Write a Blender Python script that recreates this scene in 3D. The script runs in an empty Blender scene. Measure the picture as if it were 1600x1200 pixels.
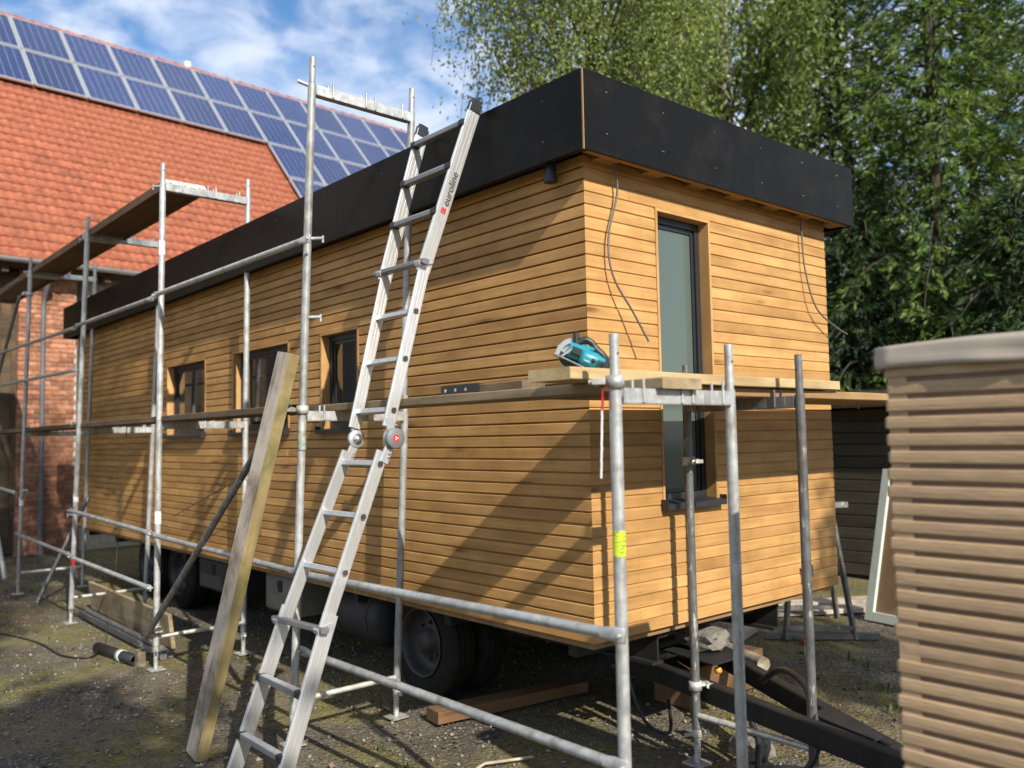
import bpy, math, random
import numpy as np
from mathutils import Vector, Matrix

random.seed(11)
rng = np.random.default_rng(11)
scene = bpy.context.scene
COL = scene.collection
R = math.radians

# ------------------------------------------------------------------ camera
CAM_POS = Vector((-3.3013, -3.1728, 1.0831))
YAW, PITCH, ROLL = 0.8540, 0.0612, -0.0190
_F = Vector((math.cos(YAW) * math.cos(PITCH), math.sin(YAW) * math.cos(PITCH), math.sin(PITCH)))
_R = Vector((math.sin(YAW), -math.cos(YAW), 0.0))
_U = _R.cross(_F)
CAM_R = _R * math.cos(ROLL) + _U * math.sin(ROLL)
CAM_U = -_R * math.sin(ROLL) + _U * math.cos(ROLL)
cam = bpy.data.cameras.new('camera')
cam.sensor_width = 36.0
cam.lens = 1353.57 / 1600 * 36
cam.clip_start, cam.clip_end = 0.05, 600
cam.dof.use_dof = True
cam.dof.focus_distance = 5.0
cam.dof.aperture_fstop = 1.5
cam_o = bpy.data.objects.new('camera', cam)
COL.objects.link(cam_o)
cam_o.matrix_world = Matrix(((CAM_R.x, CAM_U.x, -_F.x, CAM_POS.x), (CAM_R.y, CAM_U.y, -_F.y, CAM_POS.y),
                             (CAM_R.z, CAM_U.z, -_F.z, CAM_POS.z), (0, 0, 0, 1)))
scene.camera = cam_o

# ------------------------------------------------------------------ light
LIGHT = Vector((0.31, 1.42, -1.0)).normalized()       # way the sunlight travels
SUN_EL = math.asin(-LIGHT.z)
SUN_AZ = math.atan2(-LIGHT.x, -LIGHT.y)
world = bpy.data.worlds.new('World')
scene.world = world
world.use_nodes = True
wt = world.node_tree
wt.nodes.clear()
def wn(t, **k):
    n = wt.nodes.new(t)
    for a, b in k.items(): setattr(n, a, b)
    return n
w_out = wn('ShaderNodeOutputWorld'); w_bg = wn('ShaderNodeBackground')
w_sky = wn('ShaderNodeTexSky', sky_type='NISHITA', sun_disc=False, sun_elevation=SUN_EL, sun_rotation=SUN_AZ,
           air_density=1.0, dust_density=0.35, ozone_density=2.2)
w_tc = wn('ShaderNodeTexCoord'); w_sep = wn('ShaderNodeSeparateXYZ')
w_max = wn('ShaderNodeMath', operation='MAXIMUM'); w_max.inputs[1].default_value = 0.0
w_add = wn('ShaderNodeMath', operation='ADD'); w_add.inputs[1].default_value = 0.22
w_dx = wn('ShaderNodeMath', operation='DIVIDE'); w_dy = wn('ShaderNodeMath', operation='DIVIDE')
w_cmb = wn('ShaderNodeCombineXYZ')
w_n1 = wn('ShaderNodeTexNoise'); w_n1.inputs['Scale'].default_value = 7.0; w_n1.inputs['Detail'].default_value = 7
w_n1.inputs['Roughness'].default_value = 0.55; w_n1.inputs['Distortion'].default_value = 0.35
w_n2 = wn('ShaderNodeTexNoise'); w_n2.inputs['Scale'].default_value = 1.5; w_n2.inputs['Detail'].default_value = 3
w_mixn = wn('ShaderNodeMath', operation='MULTIPLY_ADD'); w_mixn.inputs[1].default_value = 0.55
w_ramp = wn('ShaderNodeMapRange'); w_ramp.inputs['From Min'].default_value = 0.55; w_ramp.inputs['From Max'].default_value = 0.95
w_ramp.inputs['To Max'].default_value = 0.92; w_ramp.interpolation_type = 'SMOOTHSTEP'
w_mix = wn('ShaderNodeMix', data_type='RGBA')
w_mix.inputs[7].default_value = (5.6, 6.1, 7.2, 1)
L = wt.links.new
L(w_tc.outputs['Generated'], w_sep.inputs[0]); L(w_sep.outputs['Z'], w_max.inputs[0]); L(w_max.outputs[0], w_add.inputs[0])
L(w_sep.outputs['X'], w_dx.inputs[0]); L(w_add.outputs[0], w_dx.inputs[1])
L(w_sep.outputs['Y'], w_dy.inputs[0]); L(w_add.outputs[0], w_dy.inputs[1])
L(w_dx.outputs[0], w_cmb.inputs[0]); L(w_dy.outputs[0], w_cmb.inputs[1])
L(w_cmb.outputs[0], w_n1.inputs['Vector']); L(w_cmb.outputs[0], w_n2.inputs['Vector'])
L(w_n2.outputs[0], w_mixn.inputs[0]); L(w_n1.outputs[0], w_mixn.inputs[2])
L(w_mixn.outputs[0], w_ramp.inputs['Value']); L(w_ramp.outputs[0], w_mix.inputs[0])
w_hs = wn('ShaderNodeHueSaturation'); w_hs.inputs['Saturation'].default_value = 1.18; w_hs.inputs['Value'].default_value = 1.12
L(w_sky.outputs[0], w_hs.inputs['Color']); L(w_hs.outputs[0], w_mix.inputs[6]); L(w_mix.outputs[2], w_bg.inputs['Color']); L(w_bg.outputs[0], w_out.inputs[0])
w_bg.inputs['Strength'].default_value = 0.12

sun = bpy.data.lights.new('sun', 'SUN')
sun.energy = 5.0
sun.angle = R(0.53)
sun.color = (1.0, 0.945, 0.845)
sun_o = bpy.data.objects.new('sun', sun)
COL.objects.link(sun_o)
sun_o.rotation_euler = LIGHT.to_track_quat('-Z', 'Y').to_euler()
sun_o.location = (-8, -20, 18)

scene.view_settings.view_transform = 'Standard'
scene.view_settings.look = 'None'
scene.view_settings.exposure = 0.38
scene.view_settings.gamma = 1.0
scene.render.engine = 'CYCLES'
scene.cycles.use_denoising = True
scene.cycles.use_adaptive_sampling = True
scene.cycles.adaptive_threshold = 0.02
scene.cycles.max_bounces = 4
scene.cycles.diffuse_bounces = 3
scene.cycles.glossy_bounces = 3
scene.cycles.transmission_bounces = 2
scene.cycles.transparent_max_bounces = 6
scene.cycles.caustics_reflective = False
scene.cycles.caustics_refractive = False

GZ = -0.72            # ground level; z = 0 is the wagon's underside, its near corner stands at x = y = 0

# ------------------------------------------------------------------ materials
class NT:
    def __init__(s, name):
        s.m = bpy.data.materials.new(name); s.m.use_nodes = True
        s.t = s.m.node_tree; s.b = s.t.nodes['Principled BSDF']; s.out = s.t.nodes['Material Output']
    def n(s, typ, **k):
        nd = s.t.nodes.new(typ)
        for a, b in k.items():
            if a in nd.inputs: nd.inputs[a].default_value = b
            else: setattr(nd, a, b)
        return nd
    def l(s, a, b): s.t.links.new(a, b)
    def coords(s, scale=(1, 1, 1), rand=True, generated=False):
        tc = s.n('ShaderNodeTexCoord'); mp = s.n('ShaderNodeMapping'); mp.inputs['Scale'].default_value = scale
        src = tc.outputs['Object']
        if rand:
            oi = s.n('ShaderNodeObjectInfo'); mu = s.n('ShaderNodeMath', operation='MULTIPLY'); mu.inputs[1].default_value = 37.0
            s.l(oi.outputs['Random'], mu.inputs[0])
            ad = s.n('ShaderNodeVectorMath', operation='ADD'); s.l(src, ad.inputs[0]); s.l(mu.outputs[0], ad.inputs[1])
            src = ad.outputs[0]; s.oi = oi
        s.l(src, mp.inputs[0])
        return mp.outputs[0]
    def noise(s, vec, scale, detail=4, rough=.55, dist=0):
        nd = s.n('ShaderNodeTexNoise'); nd.inputs['Scale'].default_value = scale; nd.inputs['Detail'].default_value = detail
        nd.inputs['Roughness'].default_value = rough; nd.inputs['Distortion'].default_value = dist
        s.l(vec, nd.inputs['Vector']); return nd.outputs[0]
    def rng(s, val, a, b, c=0., d=1.):
        nd = s.n('ShaderNodeMapRange'); nd.inputs[1].default_value = a; nd.inputs[2].default_value = b
        nd.inputs[3].default_value = c; nd.inputs[4].default_value = d; s.l(val, nd.inputs[0]); return nd.outputs[0]
    def mix(s, fac, a, b, mode='MIX'):
        nd = s.n('ShaderNodeMix', data_type='RGBA', blend_type=mode)
        for v, i in ((fac, 0), (a, 6), (b, 7)):
            if isinstance(v, (int, float)): nd.inputs[i].default_value = v
            elif isinstance(v, tuple): nd.inputs[i].default_value = (*v, 1)
            else: s.l(v, nd.inputs[i])
        return nd.outputs[2]
    def bump(s, h, strength=.3, dist=.01):
        nd = s.n('ShaderNodeBump'); nd.inputs['Strength'].default_value = strength; nd.inputs['Distance'].default_value = dist
        s.l(h, nd.inputs['Height']); s.l(nd.outputs[0], s.b.inputs['Normal'])
    def col(s, c):
        if isinstance(c, tuple): s.b.inputs['Base Color'].default_value = (*c, 1)
        else: s.l(c, s.b.inputs['Base Color'])
    def rough(s, r):
        if isinstance(r, (int, float)): s.b.inputs['Roughness'].default_value = r
        else: s.l(r, s.b.inputs['Roughness'])

def plain(name, c, rough=.6, metal=0., var=.25, scale=9., bump=.15, stretch=(1, 1, 1), c2=None, tint=.0, spec=.5, bdist=.004):
    t = NT(name); v = t.coords(stretch)
    f = t.rng(t.noise(v, scale, 6, .62), .3, .7)
    lo = tuple(x * (1 - var) for x in c); hi = c2 if c2 else tuple(min(1, x * (1 + var)) for x in c)
    cc = t.mix(f, lo, hi)
    if tint:
        cc = t.mix(1.0, cc, t.mix(t.oi.outputs['Random'], (1 - tint,) * 3, (1 + tint,) * 3), 'MULTIPLY')
    t.col(cc); t.rough(rough); t.b.inputs['Metallic'].default_value = metal
    t.b.inputs['Specular IOR Level'].default_value = spec
    if bump: t.bump(t.noise(v, scale * 3, 5), bump, bdist)
    return t.m

def wood(name, c_lo, c_hi, knots=True, screws=False, tint=.18, grain=38., rough=.62, bump=.12, knot_col=(.12, .045, .012), stain=None, lscale=.9):
    """grain runs along the local X axis of the piece"""
    t = NT(name); v = t.coords((lscale, grain * .55, grain * .55))
    g1 = t.noise(v, 1.0, 5, .6, .6)
    v2 = t.coords((.35, 5, 5)); g2 = t.noise(v2, 1.6, 3, .5, .8)
    f = t.n('ShaderNodeMath', operation='MULTIPLY_ADD'); f.inputs[1].default_value = .6
    t.l(g1, f.inputs[0]); sc = t.n('ShaderNodeMath', operation='MULTIPLY'); sc.inputs[1].default_value = .55
    t.l(g2, sc.inputs[0]); t.l(sc.outputs[0], f.inputs[2])
    cc = t.mix(t.rng(f.outputs[0], .36, .80), c_lo, c_hi)
    if knots:
        kv = t.coords((1.25, 6.5, 6.5)); vo = t.n('ShaderNodeTexVoronoi'); vo.inputs['Scale'].default_value = 1.0
        vo.inputs['Randomness'].default_value = 1.0; t.l(kv, vo.inputs['Vector'])
        k = t.rng(vo.outputs['Distance'], .04, .13, .9, 0)
        cc = t.mix(k, cc, knot_col)
        halo = t.rng(vo.outputs['Distance'], .06, .30, .38, 0)
        cc = t.mix(halo, cc, tuple(x * .62 for x in c_lo))
    bv = t.coords((2.1, 3, 3)); cc = t.mix(1.0, cc, t.mix(t.rng(t.noise(bv, 1.4, 3, .6), .32, .68), (.80, .765, .71), (1.14, 1.13, 1.11)), 'MULTIPLY')
    cc = t.mix(1.0, cc, t.mix(t.oi.outputs['Random'], (1 - tint, 1 - tint * 1.15, 1 - tint * 1.3), (1 + tint,) * 3), 'MULTIPLY')
    if screws:
        tc = t.n('ShaderNodeTexCoord'); sp_ = t.n('ShaderNodeSeparateXYZ'); t.l(tc.outputs['Object'], sp_.inputs[0])
        ax_ = t.n('ShaderNodeMath', operation='ADD'); ax_.inputs[1].default_value = 30.; t.l(sp_.outputs['X'], ax_.inputs[0])
        mx_ = t.n('ShaderNodeMath', operation='PINGPONG'); mx_.inputs[1].default_value = .26; t.l(ax_.outputs[0], mx_.inputs[0])
        sz_ = t.n('ShaderNodeMath', operation='SUBTRACT'); sz_.inputs[1].default_value = .031; t.l(sp_.outputs['Z'], sz_.inputs[0])
        az_ = t.n('ShaderNodeMath', operation='PINGPONG'); az_.inputs[1].default_value = 1.; t.l(sz_.outputs[0], az_.inputs[0])
        zz_ = t.n('ShaderNodeMath', operation='SUBTRACT'); zz_.inputs[1].default_value = .014; t.l(az_.outputs[0], zz_.inputs[0])
        cv_ = t.n('ShaderNodeCombineXYZ'); t.l(mx_.outputs[0], cv_.inputs[0]); t.l(zz_.outputs[0], cv_.inputs[2])
        ln_ = t.n('ShaderNodeVectorMath', operation='LENGTH'); t.l(cv_.outputs[0], ln_.inputs[0])
        cc = t.mix(t.rng(ln_.outputs['Value'], .0026, .0036, .8, 0), cc, (.07, .045, .03))
    if stain:
        sv = t.coords((1, 1, 1), rand=True)
        cc = t.mix(t.rng(t.noise(sv, stain[1], 5, .65), stain[2], stain[3]), cc, stain[0])
    t.col(cc); t.rough(rough); t.b.inputs['Specular IOR Level'].default_value = .35
    t.bump(g1, bump, .003)
    return t.m

M = {}
M['larch'] = wood('larch cladding', screws=True, c_lo=(.365, .187, .058), c_hi=(.55, .324, .121), tint=.15, grain=95., lscale=1.3)
M['reveal'] = wood('fresh window lining', (.40, .215, .078), (.55, .33, .14), tint=.05, grain=30)
M['plank'] = wood('weathered scaffold plank', (.17, .125, .075), (.37, .285, .175), knots=True, tint=.2, rough=.85, bump=.5,
                  knot_col=(.07, .045, .02), stain=((.10, .085, .04), 3.2, .52, .75))
M['plank_dark'] = wood('dirty deck plank', (.085, .058, .035), (.20, .145, .09), tint=.25, rough=.9, bump=.5,
                       knot_col=(.04, .02, .01), stain=((.055, .05, .04), 4, .5, .75))
M['plank_light'] = wood('pale deck plank', (.36, .25, .12), (.56, .43, .24), tint=.1, rough=.8, bump=.4,
                        knot_col=(.16, .09, .03), stain=((.22, .20, .11), 5, .55, .8))
M['lean'] = wood('grey leaning timber', (.27, .22, .175), (.58, .51, .42), tint=.05, rough=.85, bump=.6, knot_col=(.13, .08, .04),
                 stain=((.13, .10, .065), 2.6, .50, .68))
M['algae'] = wood('yellow green timber edge', (.19, .145, .065), (.38, .30, .15), tint=.05, rough=.85, bump=.6, knot_col=(.1, .07, .03), stain=((.12, .11, .03), 2.5, .50, .70))
M['ply'] = wood('brown plywood deck', (.10, .055, .028), (.17, .10, .055), knots=False, tint=.12, rough=.7, bump=.2)
M['timber'] = wood('squared timber', (.24, .14, .06), (.42, .27, .13), tint=.15, rough=.8, bump=.3)
M['timber_dark'] = wood('brown timber darkened for shade', (.12, .062, .028), (.23, .13, .065), tint=.1, rough=.85, bump=.4)  # brown made darker to carry the shadow these timbers lie in
M['membrane'] = plain('black wall membrane', (.012, .012, .013), .8, bump=0)
M['galv'] = None
def galv(name, base, rust=.25, seed_scale=1.):
    t = NT(name); v = t.coords((1, 1, 1))
    f = t.rng(t.noise(v, 14, 6, .65), .32, .68)
    cc = t.mix(f, tuple(x * .72 for x in base), tuple(min(1, x * 1.25) for x in base))
    sv = t.coords((5, 5, 1.3)); sp = t.rng(t.noise(sv, 7, 6, .72), .58, .66)
    cc = t.mix(sp, cc, (.60, .575, .50))
    rs = t.rng(t.noise(sv, 2.5, 6, .7), .54, .70, 0, rust * 2.6)
    cc = t.mix(rs, cc, (.17, .10, .055))
    cc = t.mix(1.0, cc, t.mix(t.oi.outputs['Random'], (.8,) * 3, (1.15,) * 3), 'MULTIPLY')
    t.col(cc); t.rough(t.rng(f, 0, 1, .42, .62)); t.b.inputs['Metallic'].default_value = .45
    t.bump(t.noise(v, 55, 4), .12, .002)
    return t.m
M['galv'] = galv('galvanised steel tube', (.46, .465, .45))
M['galv_dark'] = galv('dull dark steel tube', (.17, .17, .165), .3)
M['galv_pale'] = galv('chalky pale steel', (.56, .55, .50), .2)
M['alu'] = plain('ribbed aluminium', (.66, .655, .64), .36, .6, .10, 22, .10, (1, 1, .15))
M['alu_dull'] = plain('dull aluminium rung', (.56, .57, .58), .42, .6, .1, 30, .08)
M['grey_plastic'] = plain('grey plastic', (.17, .175, .18), .5, 0, .12, 20, .08)
M['black_plastic'] = plain('black plastic', (.018, .018, .02), .42, 0, .2, 20, .1)
M['rung_grey'] = plain('grey anodised rung', (.20, .205, .215), .4, .35, .12, 30, .05)
M['dark_hole'] = plain('dark hollow', (.05, .04, .035), .9, bump=0)
M['red'] = plain('red print', (.62, .03, .04), .5, bump=0)
M['ink'] = plain('black print', (.012, .012, .014), .5, bump=0)
M['white_print'] = plain('white print', (.82, .83, .83), .5, bump=0)
M['teal'] = plain('teal tool plastic', (.012, .23, .29), .38, 0, .08, 20, .06)
M['steel'] = plain('bare steel', (.55, .55, .54), .32, .85, .1, 20, .05)
M['rust'] = plain('rusty dark steel', (.045, .034, .028), .75, .2, .4, 12, .4, c2=(.10, .065, .04))
M['black_steel'] = plain('black painted steel', (.006, .006, .006), .7, .0, .4, 8, .2, c2=(.022, .019, .016))
M['rubber'] = plain('tyre rubber', (.008, .0078, .0075), .8, 0, .3, 18, .3, c2=(.024, .021, .018), spec=.25)  # tyre tone lowered to carry the shade below the wagon
M['rim'] = plain('dusty steel rim', (.055, .053, .05), .55, .3, .25, 10, .1)  # rim grey darkened in place of underbody shade
M['toolbox'] = plain('dull beige metal box', (.17, .16, .13), .65, .05, .25, 6, .15)  # beige taken down to include the shade under the floor
M['tank'] = plain('dark grey tank', (.022, .0225, .0235), .6, 0, .2, 6, .1)  # grey taken near black to include the shade under the floor
M['concrete'] = plain('rough concrete', (.17, .155, .125), .95, 0, .3, 11, .8, bdist=.015)
M['anthracite'] = plain('anthracite frame', (.022, .023, .026), .4, 0, .15, 20, .05)
M['white_paint'] = plain('pale green white paint', (.62, .66, .58), .55, 0, .08, 8, .08)
M['cardboard'] = plain('brown cardboard', (.27, .165, .085), .85, 0, .12, 8, .1)
M['wire'] = plain('grey cable sheath', (.10, .095, .09), .55, 0, .15, 30, 0)
M['black_wire'] = plain('black cable', (.014, .014, .015), .5, 0, .15, 30, 0)
M['orange'] = plain('orange plastic', (.80, .10, .02), .45, 0, .1, 10, 0)
M['amber'] = plain('amber plastic', (.70, .30, .02), .4, 0, .1, 10, 0)
M['green_paint'] = plain('chipped green paint', (.03, .16, .09), .5, .1, .3, 10, .1)
M['smear'] = plain('green grey paint smear', (.22, .33, .27), .6, .2, .5, 25, .1, c2=(.45, .47, .42))
M['gutter'] = plain('zinc gutter', (.34, .35, .36), .45, .4, .15, 5, .08)
M['downpipe'] = plain('dull zinc downpipe', (.16, .165, .18), .5, .3, .2, 5, .08)
M['soffit'] = wood('dark eave boards', (.055, .034, .02), (.11, .068, .04), tint=.15, rough=.85)
M['gate'] = wood('old grey gate boards', (.06, .045, .03), (.16, .115, .07), tint=.25, rough=.9, bump=.5, stain=((.20, .11, .05), 1.1, .55, .75))
M['shed'] = wood('dark shed boards with painted shade', (.030, .027, .018), (.065, .058, .036), tint=.2, rough=.85)  # dark boards; the forest shade over the shed is in this colour
M['brick'] = plain('red brick', (.34, .115, .060), .9, 0, .38, 14, .6, c2=(.50, .235, .13), tint=.42, bdist=.006)
M['mortar'] = plain('sandy mortar', (.42, .34, .25), .95, 0, .25, 16, .5)
M['tile'] = plain('red clay roof tile', (.30, .075, .036), .8, 0, .28, 9, .35, c2=(.42, .135, .066), tint=.15)
M['sheet'] = plain('pale plastic sheet', (.40, .335, .265), .45, 0, .08, 4, .2, bdist=.008)
M['fibre'] = plain('tan fibre board', (.45, .305, .175), .9, 0, .16, 30, .5, (1, .25, 2), tint=.09)
M['fibre_dark'] = plain('brown spacer with groove shade', (.185, .118, .072), .9, 0, .15, 14, .2)  # spacer brown, darkened to carry the shade of the shallow grooves
M['bark'] = plain('grey brown bark', (.055, .045, .034), .95, 0, .4, 9, .9, (1, 1, .25), bdist=.02)
M['birch_bark'] = plain('birch bark', (.13, .115, .095), .85, 0, .5, 6, .5, (1, 1, 3), c2=(.42, .39, .34), bdist=.01)

def black_film():
    t = NT('black film faced panel'); v = t.coords((1, 1, 1))
    f = t.rng(t.noise(v, 3.0, 7, .66), .50, .85)
    cc = t.mix(f, (.0068, .0062, .0055), (.024, .021, .018))
    vo = t.n('ShaderNodeTexVoronoi'); vo.inputs['Scale'].default_value = 1.7; t.l(v, vo.inputs['Vector'])
    sp = t.rng(vo.outputs['Distance'], .018, .035, 1, 0)
    cc = t.mix(sp, cc, (.10, .085, .07))
    t.col(cc); t.rough(t.rng(f, 0, 1, .42, .65)); t.b.inputs['Specular IOR Level'].default_value = .10
    t.bump(t.noise(v, 2.2, 2), .12, .02)
    return t.m
M['film'] = black_film()

def glass(name, tint=(.012, .014, .014), rough=.03):
    t = NT(name); t.col(tint); t.rough(rough); t.b.inputs['Specular IOR Level'].default_value = .9
    t.b.inputs['Coat Weight'].default_value = .6; t.b.inputs['Coat Roughness'].default_value = .02
    v = t.coords((1, 1, 1)); t.bump(t.noise(v, 1.2, 1), .02, .02)
    return t.m
M['glass'] = glass('dark window glass')
M['frost'] = plain('grey green frosted glass', (.085, .112, .098), .1, 0, .05, 1.5, 0)

def solar():
    t = NT('solar cells'); tc = t.n('ShaderNodeTexCoord'); sep = t.n('ShaderNodeSeparateXYZ'); t.l(tc.outputs['Object'], sep.inputs[0])
    def lines(axis, per, w, off=0.):
        a = t.n('ShaderNodeMath', operation='ADD'); a.inputs[1].default_value = off + 50 * per; t.l(sep.outputs[axis], a.inputs[0])
        m = t.n('ShaderNodeMath', operation='MODULO'); m.inputs[1].default_value = per; t.l(a.outputs[0], m.inputs[0])
        c = t.n('ShaderNodeMath', operation='LESS_THAN'); c.inputs[1].default_value = w; t.l(m.outputs[0], c.inputs[0]); return c.outputs[0]
    v = t.coords((1, 1, 1)); f = t.noise(v, 26, 3, .6)
    cc = t.mix(t.rng(f, .3, .7), (.010, .020, .075), (.020, .038, .125))
    cc = t.mix(1.0, cc, t.mix(t.oi.outputs['Random'], (.85,) * 3, (1.2,) * 3), 'MULTIPLY')
    cc = t.mix(lines(1, .158, .007), cc, (.10, .12, .19))
    cc = t.mix(lines(0, .162, .011), cc, (.24, .27, .34))
    cc = t.mix(lines(0, .162, .006, .05), cc, (.10, .13, .22)); cc = t.mix(lines(0, .162, .006, .10), cc, (.10, .13, .22))
    t.col(cc); t.rough(.16); t.b.inputs['Specular IOR Level'].default_value = .55
    return t.m
M['solar'] = solar()

def leaf(name, lo, hi, trans=.35):
    t = NT(name); g = t.n('ShaderNodeNewGeometry')
    v = t.coords((1, 1, 1), rand=False); f = t.rng(t.noise(v, .9, 3), .35, .65)
    cc = t.mix(g.outputs['Random Per Island'], lo, hi)
    cc = t.mix(1.0, cc, t.mix(f, (.72, .78, .7), (1.2, 1.12, 1.05)), 'MULTIPLY')
    t.col(cc); t.rough(.5); t.b.inputs['Specular IOR Level'].default_value = .3
    tr = t.n('ShaderNodeBsdfTranslucent'); t.l(t.mix(1.0, cc, (1.5, 1.5, .8), 'MULTIPLY'), tr.inputs['Color'])
    mx = t.n('ShaderNodeMixShader'); mx.inputs[0].default_value = trans
    t.l(t.b.outputs[0], mx.inputs[1]); t.l(tr.outputs[0], mx.inputs[2]); t.l(mx.outputs[0], t.out.inputs['Surface'])
    return t.m
M['birch_leaf'] = leaf('birch leaves', (.135, .19, .05), (.28, .335, .115), .42)
M['broad_leaf'] = leaf('broad leaves', (.09, .135, .035), (.21, .27, .08), .4)
M['conifer_leaf'] = leaf('conifer sprays', (.068, .130, .030), (.185, .265, .066), .38)
M['shade_leaf'] = leaf('shrub and shaded conifer leaves', (.02, .045, .016), (.05, .085, .03), .2)  # also on the low conifers, where the dark green stands in for shade
M['grass'] = leaf('weed blades', (.05, .10, .02), (.13, .18, .05), .3)
M['litter'] = plain('dry leaf litter', (.16, .085, .035), .85, 0, .4, 30, 0, c2=(.34, .19, .09), tint=0)
def litter():
    t = NT('fallen leaves'); g = t.n('ShaderNodeNewGeometry')
    t.col(t.mix(g.outputs['Random Per Island'], (.07, .04, .02), (.26, .16, .085))); t.rough(.85); return t.m
M['litter'] = litter()
def pebble():
    t = NT('loose gravel stones'); g = t.n('ShaderNodeNewGeometry')
    t.col(t.mix(g.outputs['Random Per Island'], (.05, .042, .033), (.30, .265, .215))); t.rough(.9); return t.m
M['pebble'] = pebble()

def ground_mat():
    t = NT('mossy gravel ground'); v = t.coords((1, 1, 1), rand=False)
    f = t.rng(t.noise(v, 1.4, 8, .62), .32, .68)
    cc = t.mix(f, (.075, .062, .045), (.19, .162, .122))
    vo = t.n('ShaderNodeTexVoronoi'); vo.inputs['Scale'].default_value = 42; t.l(v, vo.inputs['Vector'])
    st = t.mix(vo.outputs['Color'], (.045, .038, .03), (.30, .262, .21))
    sp = t.rng(t.noise(v, 30, 4, .7), .46, .60)
    cc = t.mix(sp, cc, st)
    ms = t.rng(t.noise(v, .85, 6, .66, .4), .42, .58); ms2 = t.rng(t.noise(v, 11, 6, .7), .34, .62)
    mm = t.n('ShaderNodeMath', operation='MULTIPLY'); t.l(ms, mm.inputs[0]); t.l(ms2, mm.inputs[1])
    moss = t.mix(t.noise(v, 6, 4), (.10, .095, .018), (.34, .285, .065))
    cc = t.mix(mm.outputs[0], cc, moss)
    br = t.rng(t.noise(v, .55, 5, .6, .2), .52, .70, 0, .75)
    cc = t.mix(br, cc, (.105, .060, .033))
    t.col(cc); t.rough(.95); t.b.inputs['Specular IOR Level'].default_value = .2
    h = t.n('ShaderNodeMath', operation='MULTIPLY_ADD'); h.inputs[1].default_value = -.6
    t.l(vo.outputs['Distance'], h.inputs[0]); t.l(t.noise(v, 24, 8, .7), h.inputs[2])
    t.bump(h.outputs[0], .9, .03)
    return t.m
M['ground'] = ground_mat()

def sticker():
    t = NT('yellow inspection sticker'); tc = t.n('ShaderNodeTexCoord'); v = t.coords((60, 60, 260), rand=False)
    nz = t.noise(v, 1, 2, .6)
    t.col(t.mix(t.rng(nz, .56, .60), (.52, .66, .04), (.14, .20, .03))); t.rough(.5); return t.m
M['sticker'] = sticker()

# ------------------------------------------------------------------ mesh helpers
def link(o, parent=None):
    COL.objects.link(o)
    if parent is not None:
        o.parent = parent
    return o

def wloc(o):
    v = Vector((0, 0, 0))
    while o is not None:
        v = v + Vector(o.location); o = o.parent
    return v

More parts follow.
